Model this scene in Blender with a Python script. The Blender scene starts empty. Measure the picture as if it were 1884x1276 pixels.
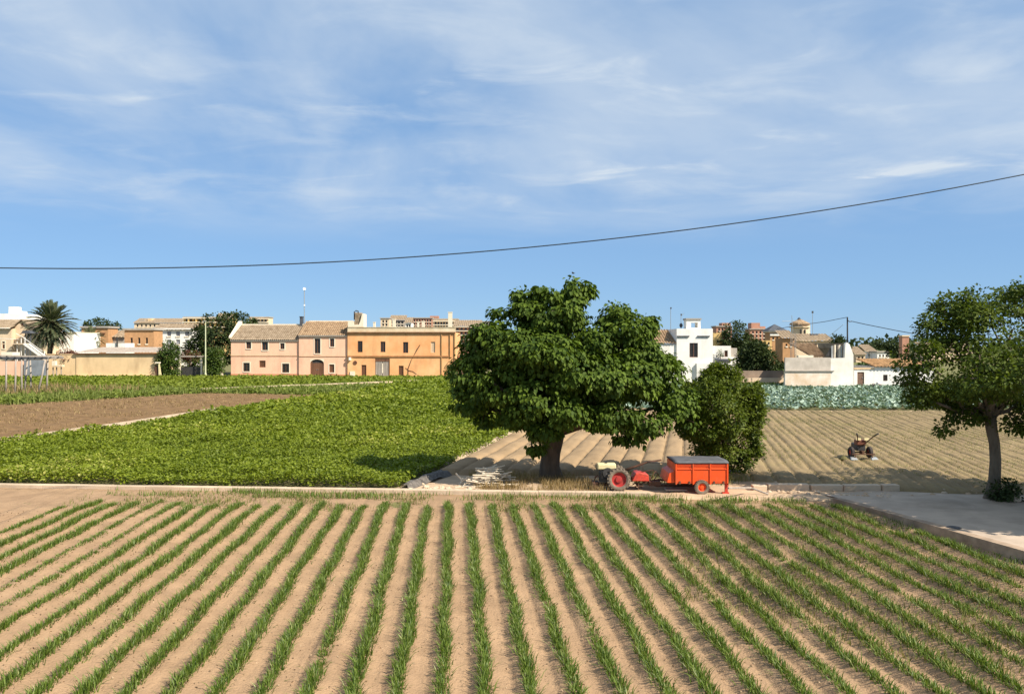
import bpy, math, random
import numpy as np
from mathutils import Vector, Matrix

# ------------------------------------------------------------------ camera, sky, sun, exposure
F, H, CX, HY = 1500.0, 4.58, 942.0, 635.0          # focal length and eye height; photo 1884 x 1276
sc = bpy.context.scene
C = sc.collection
cam_d = bpy.data.cameras.new('camera')
cam_d.sensor_width = 36.0
cam_d.lens = 36.0 * F / 1884.0
cam_d.clip_start, cam_d.clip_end = 0.1, 9000
cam = bpy.data.objects.new('camera', cam_d)
C.objects.link(cam)
cam.location = (0, 0, H)
cam.rotation_euler = (math.pi / 2 - math.atan(3 / F), 0, 0)
sc.camera = cam

SUN_AZ, SUN_EL = math.radians(33), math.radians(42)   # azimuth measured from +X towards the viewer's back
sun_dir = Vector((math.cos(SUN_AZ) * math.cos(SUN_EL), -math.sin(SUN_AZ) * math.cos(SUN_EL), math.sin(SUN_EL)))
sl = bpy.data.lights.new('sun', 'SUN')
sl.energy, sl.angle, sl.color = 5.0, math.radians(0.53), (1.0, 0.92, 0.80)
so = bpy.data.objects.new('sun', sl)
C.objects.link(so)
so.rotation_euler = (-sun_dir).to_track_quat('-Z', 'Y').to_euler()

w = bpy.data.worlds.new('World')
sc.world = w
w.use_nodes = True
wn, wl = w.node_tree.nodes, w.node_tree.links
wn.clear()


def N(nodes, t, **kw):
    n = nodes.new(t)
    for k, v in kw.items():
        setattr(n, k, v)
    return n


def math_n(nodes, links, op, a, b=None, clamp=False):
    n = N(nodes, 'ShaderNodeMath', operation=op)
    n.use_clamp = clamp
    for i, v in enumerate((a, b)):
        if v is None:
            continue
        if isinstance(v, (int, float)):
            n.inputs[i].default_value = v
        else:
            links.new(v, n.inputs[i])
    return n.outputs[0]


wout = N(wn, 'ShaderNodeOutputWorld')
bg = N(wn, 'ShaderNodeBackground')
bg.inputs[1].default_value = 0.125
sky = N(wn, 'ShaderNodeTexSky', sky_type='NISHITA')
sky.sun_disc = False
sky.sun_elevation = SUN_EL
sky.sun_rotation = math.atan2(sun_dir.x, sun_dir.y)
sky.altitude, sky.air_density, sky.dust_density, sky.ozone_density = 300, 0.75, 0.1, 2.2
tc = N(wn, 'ShaderNodeTexCoord')
sep = N(wn, 'ShaderNodeSeparateXYZ')
wl.new(tc.outputs['Generated'], sep.inputs[0])
zc = math_n(wn, wl, 'ADD', math_n(wn, wl, 'MAXIMUM', sep.outputs[2], 0.0), 0.10)
cx = math_n(wn, wl, 'DIVIDE', sep.outputs[0], zc)
cy = math_n(wn, wl, 'DIVIDE', sep.outputs[1], zc)
comb = N(wn, 'ShaderNodeCombineXYZ')
wl.new(cx, comb.inputs[0]); wl.new(cy, comb.inputs[1])


def cloud_layer(scale_xyz, loc, detail, lo, hi, dist):
    mp = N(wn, 'ShaderNodeMapping')
    mp.inputs['Scale'].default_value = scale_xyz
    mp.inputs['Location'].default_value = loc
    wl.new(comb.outputs[0], mp.inputs[0])
    nz = N(wn, 'ShaderNodeTexNoise')
    nz.inputs['Scale'].default_value = 1.0
    nz.inputs['Detail'].default_value = detail
    nz.inputs['Roughness'].default_value = 0.55
    nz.inputs['Distortion'].default_value = dist
    wl.new(mp.outputs[0], nz.inputs['Vector'])
    mr = N(wn, 'ShaderNodeMapRange')
    mr.interpolation_type = 'SMOOTHSTEP'
    mr.inputs['From Min'].default_value = lo
    mr.inputs['From Max'].default_value = hi
    wl.new(nz.outputs[0], mr.inputs[0])
    return mr.outputs[0]


veil = cloud_layer((0.75, 0.62, 1), (1.7, 3.1, 0), 6, 0.32, 0.66, 0.5)
wisp = cloud_layer((2.3, 3.3, 1), (0.4, 0.9, 0), 10, 0.45, 0.72, 0.55)
puff = cloud_layer((1.0, 1.5, 1), (5.2, 2.0, 0), 5, 0.5, 0.75, 0.8)
dens = math_n(wn, wl, 'ADD', math_n(wn, wl, 'MULTIPLY', veil, 0.62), math_n(wn, wl, 'MULTIPLY', wisp, math_n(wn, wl, 'ADD', math_n(wn, wl, 'MULTIPLY', puff, 0.5), 0.26)))
el = N(wn, 'ShaderNodeMapRange')
el.interpolation_type = 'SMOOTHSTEP'
el.inputs['From Min'].default_value = 0.11
el.inputs['From Max'].default_value = 0.19
wl.new(sep.outputs[2], el.inputs[0])
dens = math_n(wn, wl, 'MULTIPLY', dens, el.outputs[0], True)
tint = N(wn, 'ShaderNodeMix', data_type='RGBA', blend_type='MULTIPLY')
tint.inputs[0].default_value = 1.0
wl.new(sky.outputs[0], tint.inputs[6])
tint.inputs[7].default_value = (0.80, 0.93, 1.0, 1)
thin = N(wn, 'ShaderNodeMix', data_type='RGBA')              # even thin high haze over the whole sky
thin.inputs[0].default_value = 0.80
wl.new(tint.outputs[2], thin.inputs[6])
thin.inputs[7].default_value = (1.12, 2.0, 3.35, 1)
mixc = N(wn, 'ShaderNodeMix', data_type='RGBA')
wl.new(dens, mixc.inputs[0])
wl.new(thin.outputs[2], mixc.inputs[6])
mixc.inputs[7].default_value = (3.3, 3.75, 4.25, 1)
wl.new(mixc.outputs[2], bg.inputs[0])
wl.new(bg.outputs[0], wout.inputs[0])

sc.view_settings.view_transform = 'Standard'
sc.view_settings.look = 'None'
sc.view_settings.gamma = 1
sc.view_settings.use_curve_mapping = False
sc.view_settings.exposure = 0.7
sc.cycles.max_bounces = 6
sc.cycles.transparent_max_bounces = 4

rng = np.random.default_rng(7)
random.seed(7)

# ------------------------------------------------------------------ helpers


def G(px, py, z=0.0):
    """point of the level z that the photograph shows at (px, py)"""
    D = F * (H - z) / (py - HY)
    return ((px - CX) * D / F, D)


def wx(px, D):
    return (px - CX) * D / F


def wz(py, D):
    return H - (py - HY) * D / F


MATS = {}


def mat(name, col, var=0.18, scale=2.0, rough=0.85, bump=0.15, bscale=30.0, col2=None, stretch=(1, 1, 1), spec=0.3, metal=0.0, detail=5, bdist=0.02, stain=None):
    if name in MATS:
        return MATS[name]
    m = bpy.data.materials.new(name)
    m.use_nodes = True
    n, l = m.node_tree.nodes, m.node_tree.links
    n.clear()
    out = N(n, 'ShaderNodeOutputMaterial')
    p = N(n, 'ShaderNodeBsdfPrincipled')
    l.new(p.outputs[0], out.inputs[0])
    p.inputs['Roughness'].default_value = rough
    p.inputs['Metallic'].default_value = metal
    p.inputs['Specular IOR Level'].default_value = spec
    t = N(n, 'ShaderNodeTexCoord')
    mp = N(n, 'ShaderNodeMapping')
    mp.inputs['Scale'].default_value = stretch
    l.new(t.outputs['Object'], mp.inputs[0])
    nz = N(n, 'ShaderNodeTexNoise')
    nz.inputs['Scale'].default_value = scale
    nz.inputs['Detail'].default_value = detail
    nz.inputs['Roughness'].default_value = 0.62
    l.new(mp.outputs[0], nz.inputs['Vector'])
    cr = N(n, 'ShaderNodeValToRGB')
    c = np.array(col)
    a = c * (1 - var)
    b = np.array(col2) if col2 is not None else np.clip(c * (1 + var), 0, 0.95)
    cr.color_ramp.elements[0].position = 0.32
    cr.color_ramp.elements[1].position = 0.68
    cr.color_ramp.elements[0].color = (*a, 1)
    cr.color_ramp.elements[1].color = (*b, 1)
    l.new(nz.outputs[0], cr.inputs[0])
    csock = cr.outputs[0]
    if stain:
        scol, samt, sscale, sstr = stain
        mp2 = N(n, 'ShaderNodeMapping')
        mp2.inputs['Scale'].default_value = sstr
        l.new(t.outputs['Object'], mp2.inputs[0])
        n2 = N(n, 'ShaderNodeTexNoise')
        n2.inputs['Scale'].default_value = sscale
        n2.inputs['Detail'].default_value = 7
        n2.inputs['Roughness'].default_value = .68
        l.new(mp2.outputs[0], n2.inputs['Vector'])
        mr = N(n, 'ShaderNodeMapRange')
        mr.inputs['From Min'].default_value = .50
        mr.inputs['From Max'].default_value = .72
        mr.inputs['To Max'].default_value = samt
        l.new(n2.outputs[0], mr.inputs[0])
        mc = N(n, 'ShaderNodeMix', data_type='RGBA')
        l.new(mr.outputs[0], mc.inputs[0])
        l.new(csock, mc.inputs[6])
        mc.inputs[7].default_value = (*scol, 1)
        csock = mc.outputs[2]
    l.new(csock, p.inputs['Base Color'])
    if bump > 0:
        nb = N(n, 'ShaderNodeTexNoise')
        nb.inputs['Scale'].default_value = bscale
        nb.inputs['Detail'].default_value = 6
        l.new(mp.outputs[0], nb.inputs['Vector'])
        bn = N(n, 'ShaderNodeBump')
        bn.inputs['Strength'].default_value = bump
        bn.inputs['Distance'].default_value = bdist
        l.new(nb.outputs[0], bn.inputs['Height'])
        l.new(bn.outputs[0], p.inputs['Normal'])
    MATS[name] = m
    return m


def leaf_mat(name, dark, light, transl=0.3, rough=0.5, spec=0.4, third=None):
    if name in MATS:
        return MATS[name]
    m = bpy.data.materials.new(name)
    m.use_nodes = True
    n, l = m.node_tree.nodes, m.node_tree.links
    n.clear()
    out = N(n, 'ShaderNodeOutputMaterial')
    p = N(n, 'ShaderNodeBsdfPrincipled')
    p.inputs['Roughness'].default_value = rough
    p.inputs['Specular IOR Level'].default_value = spec
    at = N(n, 'ShaderNodeAttribute', attribute_name='tint')
    cr = N(n, 'ShaderNodeValToRGB')
    cr.color_ramp.elements[0].color = (*dark, 1)
    cr.color_ramp.elements[1].color = (*light, 1)
    if third:
        cr.color_ramp.elements[1].position = 0.9
        e = cr.color_ramp.elements.new(1.0)
        e.color = (*third, 1)
    l.new(at.outputs['Fac'], cr.inputs[0])
    l.new(cr.outputs[0], p.inputs['Base Color'])
    tr = N(n, 'ShaderNodeBsdfTranslucent')
    hs = N(n, 'ShaderNodeMix', data_type='RGBA', blend_type='MULTIPLY')
    hs.inputs[0].default_value = 1
    hs.inputs[7].default_value = (1.0, 1.05, 0.45, 1)
    l.new(cr.outputs[0], hs.inputs[6])
    l.new(hs.outputs[2], tr.inputs[0])
    mx = N(n, 'ShaderNodeMixShader')
    mx.inputs[0].default_value = transl
    l.new(p.outputs[0], mx.inputs[1])
    l.new(tr.outputs[0], mx.inputs[2])
    l.new(mx.outputs[0], out.inputs[0])
    MATS[name] = m
    return m


def mesh_np(V, Fc, tint=None, smooth=False):
    """V (n,3), Fc (m,k) -> mesh"""
    V = np.asarray(V, dtype=np.float32)
    Fc = np.asarray(Fc, dtype=np.int32)
    me = bpy.data.meshes.new('mesh')
    me.vertices.add(len(V))
    me.vertices.foreach_set('co', V.ravel())
    k = Fc.shape[1]
    me.loops.add(Fc.size)
    me.loops.foreach_set('vertex_index', Fc.ravel())
    me.polygons.add(len(Fc))
    me.polygons.foreach_set('loop_start', np.arange(0, Fc.size, k, dtype=np.int32))
    if smooth:
        me.polygons.foreach_set('use_smooth', np.ones(len(Fc), dtype=bool))
    if tint is not None:
        a = me.attributes.new('tint', 'FLOAT', 'FACE')
        a.data.foreach_set('value', np.asarray(tint, dtype=np.float32))
    me.update(calc_edges=True)
    return me


def link(name, me, m, parent=None, loc=(0, 0, 0)):
    o = bpy.data.objects.new(name, me)
    C.objects.link(o)
    if me is not None and m is not None and len(me.materials) == 0:
        me.materials.append(m)
    o.location = loc
    if parent is not None:
        o.parent = parent
    return o


def tag(o, label=None, cat=None, group=None, kind=None):
    if label:
        o['label'] = label
    if cat:
        o['category'] = cat
    if group:
        o['group'] = group
    if kind:
        o['kind'] = kind
    return o


def thing(name, label, cat, loc=(0, 0, 0), group=None, rz=0.0):
    o = bpy.data.objects.new(name, None)
    C.objects.link(o)
    o.location = loc
    o.rotation_euler = (0, 0, rz)
    return tag(o, label, cat, group)


def origin(p):
    """world offset a child's mesh is written relative to"""
    v = Vector((0, 0, 0))
    while p is not None:
        v += p.location
        p = p.parent
    return v


class MB:
    """collects faces in world coordinates"""

    def __init__(s):
        s.v, s.f = [], []

    def poly(s, pts):
        i = len(s.v)
        s.v += [tuple(p) for p in pts]
        s.f.append(tuple(range(i, i + len(pts))))
        return s

    def box(s, x0, x1, y0, y1, z0, z1):
        if x0 > x1: x0, x1 = x1, x0
        if y0 > y1: y0, y1 = y1, y0
        if z0 > z1: z0, z1 = z1, z0
        i = len(s.v)
        s.v += [(x0, y0, z0), (x1, y0, z0), (x1, y1, z0), (x0, y1, z0), (x0, y0, z1), (x1, y0, z1), (x1, y1, z1), (x0, y1, z1)]
        s.f += [tuple(i + k for k in q) for q in ((0, 3, 2, 1), (4, 5, 6, 7), (0, 1, 5, 4), (1, 2, 6, 5), (2, 3, 7, 6), (3, 0, 4, 7))]
        return s

    def prism(s, pts, d):
        """polygon pts (3-D) swept by vector d"""
        n = len(pts)
        i = len(s.v)
        s.v += [tuple(p) for p in pts] + [tuple(np.add(p, d)) for p in pts]
        s.f.append(tuple(range(i, i + n)))
        s.f.append(tuple(range(i + 2 * n - 1, i + n - 1, -1)))
        for k in range(n):
            a, b = i + k, i + (k + 1) % n
            s.f.append((a, a + n, b + n, b))
        return s

    def tube(s, pts, rad, n=8, cap=True):
        pts = [Vector(p) for p in pts]
        if not hasattr(rad, '__len__'):
            rad = [rad] * len(pts)
        i0 = len(s.v)
        for k, p in enumerate(pts):
            if k == 0: t = pts[1] - pts[0]
            elif k == len(pts) - 1: t = pts[-1] - pts[-2]
            else: t = pts[k + 1] - pts[k - 1]
            t.normalize()
            up = Vector((0, 0, 1)) if abs(t.z) < 0.9 else Vector((1, 0, 0))
            a = t.cross(up).normalized()
            b = t.cross(a).normalized()
            for j in range(n):
                an = 2 * math.pi * j / n
                s.v.append(tuple(p + (a * math.cos(an) + b * math.sin(an)) * rad[k]))
        for k in range(len(pts) - 1):
            for j in range(n):
                a, b = i0 + k * n + j, i0 + k * n + (j + 1) % n
                s.f.append((a, a + n, b + n, b))
        if cap:
            s.f.append(tuple(i0 + j for j in range(n)))
            e = i0 + (len(pts) - 1) * n
            s.f.append(tuple(e + j for j in range(n - 1, -1, -1)))
        return s

    def lathe(s, c, axis, prof, n=20):
        """prof: list of (along, radius) round the axis through c"""
        c, axis = Vector(c), Vector(axis).normalized()
        up = Vector((0, 0, 1)) if abs(axis.z) < 0.9 else Vector((1, 0, 0))
        a = axis.cross(up).normalized()
        b = axis.cross(a).normalized()
        i0 = len(s.v)
        for (al, r) in prof:
            for j in range(n):
                an = 2 * math.pi * j / n
                s.v.append(tuple(c + axis * al + (a * math.cos(an) + b * math.sin(an)) * max(r, 1e-4)))
        for k in range(len(prof) - 1):
            for j in range(n):
                p, q = i0 + k * n + j, i0 + k * n + (j + 1) % n
                s.f.append((p, p + n, q + n, q))
        return s

    def mesh(s, org=(0, 0, 0), smooth=False):
        me = bpy.data.meshes.new('mesh')
        o = Vector(org)
        me.from_pydata([tuple(Vector(v) - o) for v in s.v], [], s.f)
        if smooth:
            me.polygons.foreach_set('use_smooth', np.ones(len(me.polygons), dtype=bool))
        me.update()
        return me

    def build(s, name, m, parent=None, smooth=False, bevel=0.0):
        org = origin(parent) if parent is not None else (0, 0, 0)
        o = link(name, s.mesh(org, smooth), m, parent)
        if bevel > 0:
            md = o.modifiers.new('bevel', 'BEVEL')
            md.width, md.segments, md.limit_method = bevel, 2, 'ANGLE'
        return o

    def solo(s, name, m, label, cat, group=None, kind=None, loc=None, smooth=False, bevel=0.0):
        """a top-level thing that is one mesh, its origin at loc"""
        v = np.array(s.v)
        if loc is None:
            loc = (v[:, 0].mean(), v[:, 1].mean(), v[:, 2].min())
        o = link(name, s.mesh(loc, smooth), m, None, loc)
        if bevel > 0:
            md = o.modifiers.new('bevel', 'BEVEL')
            md.width, md.segments, md.limit_method = bevel, 2, 'ANGLE'
        return tag(o, label, cat, group, kind)


def vnoise(x, y, seed=0):
    """cheap smooth value noise, arrays"""
    x, y = np.asarray(x, float), np.asarray(y, float)
    xi, yi = np.floor(x).astype(int), np.floor(y).astype(int)
    fx, fy = x - xi, y - yi
    fx, fy = fx * fx * (3 - 2 * fx), fy * fy * (3 - 2 * fy)

    def h(a, b):
        n = (a * 374761393 + b * 668265263 + seed * 144665) & 0x7fffffff
        n = ((n ^ (n >> 13)) * 1274126177) & 0x7fffffff
        return ((n ^ (n >> 16)) & 0xffff) / 65535.0
    return (h(xi, yi) * (1 - fx) + h(xi + 1, yi) * fx) * (1 - fy) + (h(xi, yi + 1) * (1 - fx) + h(xi + 1, yi + 1) * fx) * fy


def grid_faces(nx, ny):
    i = np.arange((nx - 1) * (ny - 1))
    r, c = i // (nx - 1), i % (nx - 1)
    a = r * nx + c
    return np.stack([a, a + 1, a + nx + 1, a + nx], 1)


# ------------------------------------------------------------------ leaf and blade masses
LEAF6_V = np.array([[0, 0, 0], [-.34, .25, .08], [-.33, .62, .03], [0, 1.08, -.22], [.33, .62, .03], [.34, .25, .08], [0, .5, -.05]], float)
LEAF6_F = np.array([[0, 1, 6], [1, 2, 6], [2, 3, 6], [3, 4, 6], [4, 5, 6], [5, 0, 6]])
LEAF2_V = np.array([[0, 0, 0], [-.36, .48, .07], [0, 1, -.08], [.36, .48, .07]], float)
LEAF2_F = np.array([[0, 1, 2], [0, 2, 3]])


def leaves(P, axis, normal, size, big=False, tint=None):
    """vectorised leaves: positions, axis directions, rough normals, sizes -> V, F, tint"""
    tv, tf = (LEAF6_V, LEAF6_F) if big else (LEAF2_V, LEAF2_F)
    ax = axis / (np.linalg.norm(axis, axis=1, keepdims=True) + 1e-9)
    nn = normal - (normal * ax).sum(1, keepdims=True) * ax
    nn /= (np.linalg.norm(nn, axis=1, keepdims=True) + 1e-9)
    sd = np.cross(ax, nn)
    n = len(P)
    V = P[:, None, :] + size[:, None, None] * (tv[None, :, 0:1] * sd[:, None, :] + tv[None, :, 1:2] * ax[:, None, :] + tv[None, :, 2:3] * nn[:, None, :])
    Fc = tf[None] + (np.arange(n) * len(tv))[:, None, None]
    t = rng.random(n) if tint is None else tint
    return V.reshape(-1, 3), Fc.reshape(-1, 3), np.repeat(t, len(tf))


def rand_dir(n):
    v = rng.normal(size=(n, 3))
    return v / np.linalg.norm(v, axis=1, keepdims=True)


def blades(P, h, wdt, lean, tint=None):
    """curved grass blades: base points, heights, widths, lean vectors (xy)"""
    n = len(P)
    d = lean / (np.linalg.norm(lean, axis=1, keepdims=True) + 1e-6)
    sx = np.stack([-d[:, 1], d[:, 0], np.zeros(n)], 1)
    tw = rng.uniform(-.9, .9, (n, 1))
    sx = sx * np.cos(tw) + np.stack([d[:, 0], d[:, 1], np.zeros(n)], 1) * np.sin(tw)
    l3 = np.concatenate([lean, np.zeros((n, 1))], 1)
    up = np.zeros((n, 3)); up[:, 2] = 1
    hh, ww = h[:, None], wdt[:, None]
    m = P + up * hh * .6 + l3 * .38
    e = P + up * hh * (0.98) + l3
    V = np.stack([P - sx * ww * .5, P + sx * ww * .5, m + sx * ww * .42, m - sx * ww * .42, e], 1)
    Ft = np.array([[0, 1, 2], [0, 2, 3], [3, 2, 4]])
    Fc = Ft[None] + (np.arange(n) * 5)[:, None, None]
    t = rng.random(n) if tint is None else tint
    return V.reshape(-1, 3), Fc.reshape(-1, 3), np.repeat(t, 3)


def merge(parts):
    V, Fs, T, o = [], [], [], 0
    for v, f, t in parts:
        V.append(v); Fs.append(f + o); T.append(t); o += len(v)
    return np.concatenate(V), np.concatenate(Fs), np.concatenate(T)


def in_poly(x, y, poly):
    r = np.zeros(len(x), bool)
    j = len(poly) - 1
    for i in range(len(poly)):
        xi, yi = poly[i]; xj, yj = poly[j]
        c = ((yi > y) != (yj > y)) & (x < (xj - xi) * (y - yi) / (yj - yi + 1e-12) + xi)
        r ^= c
        j = i
    return r


def scatter(poly, density):
    p = np.array(poly)
    x0, y0, x1, y1 = p[:, 0].min(), p[:, 1].min(), p[:, 0].max(), p[:, 1].max()
    n = int((x1 - x0) * (y1 - y0) * density)
    x, y = rng.uniform(x0, x1, n), rng.uniform(y0, y1, n)
    k = in_poly(x, y, poly) & (np.abs(x) < y * 0.66 + 2)
    return x[k], y[k]


def stuff(name, parts, m, label, cat):
    V, Fc, T = merge(parts)
    o = link(name, mesh_np(V, Fc, T), m)
    return tag(o, label, cat, None, 'stuff')


# ------------------------------------------------------------------ materials
M_soil = mat('tan_soil', (.33, .215, .125), .16, 1.6, .95, .8, 26, spec=.1, detail=8, bdist=.03, stain=((.26, .16, .09), .5, .45, (1, 1, 1)))
M_plough = mat('ploughed_soil', (.305, .21, .118), .18, .5, .95, .6, 18, spec=.1, detail=8, bdist=.03, stain=((.22, .15, .08), .5, .4, (1, 1, 1)))
M_brown = mat('brown_soil', (.19, .115, .055), .3, 1.4, .95, .6, 9, spec=.1, detail=8, bdist=.06)
M_ground = mat('earth', (.24, .19, .09), .3, .12, .95, .4, 3, col2=(.15, .17, .06), spec=.1)
M_dark_soil = mat('dark_crop_soil', (.13, .115, .05), .3, 1.0, .95, .4, 6, spec=.1)  # dark soil colour under crops and verge
M_track = mat('dirt_track', (.47, .335, .215), .16, 1.6, .95, .35, 14, spec=.1)
M_conc = mat('pale_concrete', (.56, .43, .30), .2, 2.2, .9, .25, 25, spec=.2, stain=((.28, .21, .14), .75, 1.1, (1, 1, 1)))
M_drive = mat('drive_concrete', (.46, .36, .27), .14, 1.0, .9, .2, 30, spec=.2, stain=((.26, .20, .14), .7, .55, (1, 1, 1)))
M_kerbside = mat('brown_concrete', (.34, .25, .175), .3, 2.0, .95, .4, 12, spec=.1)  # darker brown than the drive concrete, varied at random
M_glass = mat('dark_glass', (.030, .028, .025), .3, 2, .15, 0, spec=.5)
M_wood = mat('brown_wood', (.16, .075, .04), .3, 3, .7, .2, 30, stretch=(1, 1, .1))
M_greywood = mat('grey_wood', (.34, .29, .24), .25, 3, .85, .2, 30, stretch=(4, 4, .3))
M_white = mat('white_render', (.82, .78, .71), .07, .9, .9, .12, 10, stain=((.55, .48, .38), .55, .7, (1, 1, .3)))
M_trim = mat('cream_trim', (.76, .66, .50), .08, 2, .85, .1, 12)
M_pink = mat('pink_render', (.84, .495, .33), .06, .7, .9, .12, 9, stain=((.55, .33, .22), .55, .8, (1, 1, .3)))
M_orange = mat('orange_render', (.82, .37, .145), .08, .35, .9, .12, 9, col2=(.83, .49, .235), stain=((.50, .26, .12), .55, .7, (1, 1, .3)))
M_plinth = mat('red_plinth', (.52, .23, .12), .15, 1, .9, .1, 9)
M_course = mat('ochre_course', (.50, .32, .18), .2, 1.5, .9, .15, 9)
M_tile = mat('roof_tile', (.30, .185, .105), .35, 2.6, .9, .3, 20, col2=(.42, .29, .17), stretch=(1, .5, 1))
M_tile2 = mat('weathered_tile', (.28, .20, .125), .3, 2.2, .9, .3, 20, col2=(.37, .285, .195), stretch=(1, .5, 1))
M_brick = mat('orange_brick', (.45, .245, .115), .15, 1.5, .9, .2, 15)
M_redbrick = mat('red_brick', (.43, .22, .145), .15, 1.5, .9, .2, 15)
M_sand = mat('sand_plaster', (.70, .50, .28), .1, .5, .92, .2, 8, stain=((.42, .28, .15), .6, .6, (1, 1, .3)))
M_beige = mat('beige_render', (.68, .52, .35), .1, .6, .9, .12, 9, stain=((.45, .33, .21), .5, .6, (1, 1, .3)))
M_grey = mat('grey_render', (.36, .32, .27), .15, .8, .9, .15, 9)
M_ochre = mat('ochre_render', (.62, .42, .17), .1, .8, .9, .12, 9)
M_slate = mat('dark_slate', (.075, .08, .09), .2, 2, .7, .1, 12)
M_metal = mat('galvanised_metal', (.38, .39, .38), .15, 3, .45, .05, 20, metal=.6)
M_dkmetal = mat('dark_metal', (.045, .042, .04), .3, 4, .6, .1, 20)
M_cable = mat('black_cable', (.03, .045, .06), .1, 2, .6, 0)
M_bark = mat('grey_brown_bark', (.105, .075, .052), .35, 4, .95, .8, 14, stretch=(1, 1, .35), bdist=.05)
M_bark2 = mat('pale_bark', (.15, .12, .085), .3, 5, .95, .8, 16, stretch=(1, 1, .35), bdist=.04)
L_fig = leaf_mat('fig_leaf', (.024, .052, .008), (.135, .195, .022), .30, .6, .15)
L_bush = leaf_mat('bush_leaf', (.038, .068, .006), (.155, .19, .018), .3, .55, .25)
L_right = leaf_mat('small_leaf', (.032, .058, .008), (.13, .17, .018), .34, .6, .2)
L_dark = leaf_mat('dark_leaf', (.022, .038, .012), (.062, .085, .022), .2, .6, .2)
L_hedge = leaf_mat('hedge_leaf', (.03, .065, .008), (.085, .125, .016), .2, .55, .3)
L_palm = leaf_mat('palm_leaf', (.05, .068, .032), (.14, .16, .075), .15, .5, .4)
L_red = leaf_mat('bougainvillea_leaf', (.09, .03, .02), (.20, .075, .045), .2, .6, .2)
L_bean = leaf_mat('bean_leaf', (.085, .125, .007), (.23, .275, .02), .35, .55, .3, third=(.42, .40, .10))
L_far = leaf_mat('far_crop_leaf', (.105, .145, .010), (.21, .245, .022), .3, .6, .3)
L_crop = leaf_mat('grassy_crop_blade', (.055, .105, .010), (.18, .245, .038), .35, .5, .35, third=(.38, .40, .17))
L_weed = leaf_mat('weed_blade', (.10, .125, .025), (.26, .24, .085), .3, .6, .2)
L_dry = leaf_mat('dry_grass_blade', (.20, .135, .06), (.40, .29, .14), .3, .7, .2)
L_cab = leaf_mat('cabbage_leaf', (.16, .235, .165), (.32, .41, .32), .15, .5, .4)

# ------------------------------------------------------------------ the setting: ground and fields


def struct(name, me, m):
    return tag(link(name, me, m), kind='structure')


def sheet(name, pts, z, m):
    return struct(name, MB().poly([(x, y, z) for x, y in pts]).mesh(), m)


# one ground sheet to the horizon; it steps down in front of the concrete channel
gx = [-2500, -400, -120, -40, 0, 40, 120, 400, 2500]
gy = [-40, 5, 22.4, 23.2, 60, 120, 300, 1000, 5000]
gv = [(x, y, -.6 if y < 23 else -.03) for y in gy for x in gx]
struct('ground', mesh_np(gv, grid_faces(len(gx), len(gy))), M_ground)

# near field: ridged soil, rows run away from the camera
ROW, RX0, RSL, RY0 = 0.605, -1.71, -0.070, 22.0


def near_z(x, y):
    u = (x - RX0 - RSL * (y - RY0)) / ROW
    fr = u - np.floor(u)                                    # 0 = row centre
    rid = 0.5 + 0.5 * np.cos(2 * np.pi * fr)
    side = np.clip((x + 2) / 8, 0, 1)
    fade = np.clip((23.6 - y) / 1.0, 0, 1)
    z = -0.02 - 0.0105 * (23.4 - y) + fade * ((.045 + .02 * side) * rid
        - .030 * np.exp(-((fr - .62) / .07) ** 2) * (.5 + vnoise(u * 1.0, y * .7, 3))
        - .022 * np.exp(-((fr - .42) / .05) ** 2) * vnoise(np.floor(u) + 9.5, y * .4, 5))
    z = z + .012 * (vnoise(x * 5, y * 4, 1) - .5) + .016 * (vnoise(x * 12, y * 10, 2) - .5) + .012 * (vnoise(u * 7, y * .5, 6) - .5) + .03 * (vnoise(x * 1.2, y * .8, 4) - .5)
    return z


def wall_x(y):
    return 9.4 + (23.9 - y) * 0.2197


nx, ny = 860, 172
xs, ys = np.linspace(-25, 14.5, nx), np.linspace(6.5, 27.6, ny)
X, Y = np.meshgrid(xs, ys)
Z = near_z(X, Y)
Z = np.where(Y > (27.35 - (X + 32) * .0746) + .12, -.35, Z)
struct('crop_field_soil', mesh_np(np.stack([X, Y, Z], -1).reshape(-1, 3), grid_faces(nx, ny), smooth=True), M_soil)

# bean field and the fields beyond, left of the fig tree
KA, KB = (-32.0, 27.35), (4.2, 24.65)                       # concrete channel along the near field


def kerb_y(x):
    return KA[1] + (x - KA[0]) * (KB[1] - KA[1]) / (KB[0] - KA[0])


BEAN = [(-34, kerb_y(-34) + .3), (-3.6, kerb_y(-3.6) + .35), (-2.35, 30.4), (.25, 41.6), (6, 63), (9, 96), (-7.2, 100.5), (-13.0, 92), (-14.5, 72), (-18.4, 60.5), (-21.0, 42.7), (-22.7, 36.4), (-34, 29.3)]
sheet('bean_field_soil', BEAN, .005, M_dark_soil)
BROWN = [(-36, 29.6), (-23.0, 36.7), (-21.3, 43.0), (-18.7, 60.8), (-15.0, 73), (-29, 76.5), (-37.8, 62), (-60, 53)]
bx, by = np.linspace(-62, -14.5, 160), np.linspace(29, 77, 150)
X, Y = np.meshgrid(bx, by)
keep = in_poly(X.ravel(), Y.ravel(), BROWN)
Z = .02 + .10 * vnoise(X * 1.9, Y * 1.7, 8) + .07 * vnoise(X * 4, Y * 4, 9)
fc = grid_faces(160, 150)
fc = fc[keep[fc].all(1)]
struct('fallow_field', mesh_np(np.stack([X, Y, Z], -1).reshape(-1, 3), fc, smooth=True), M_brown)
FARF = [(-36, 84), (-30.3, 80.0), (-7.3, 102), (12, 104.5), (12, 115), (-75, 115), (-90, 84)]
sheet('far_field_soil', FARF, .004, M_dark_soil)
LEFTG = [(-60, 54.5), (-38.2, 62.8), (-29.6, 76.8), (-15.4, 73.4), (-13.4, 91), (-30.3, 79), (-36, 83.5), (-90, 83.5)]
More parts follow.
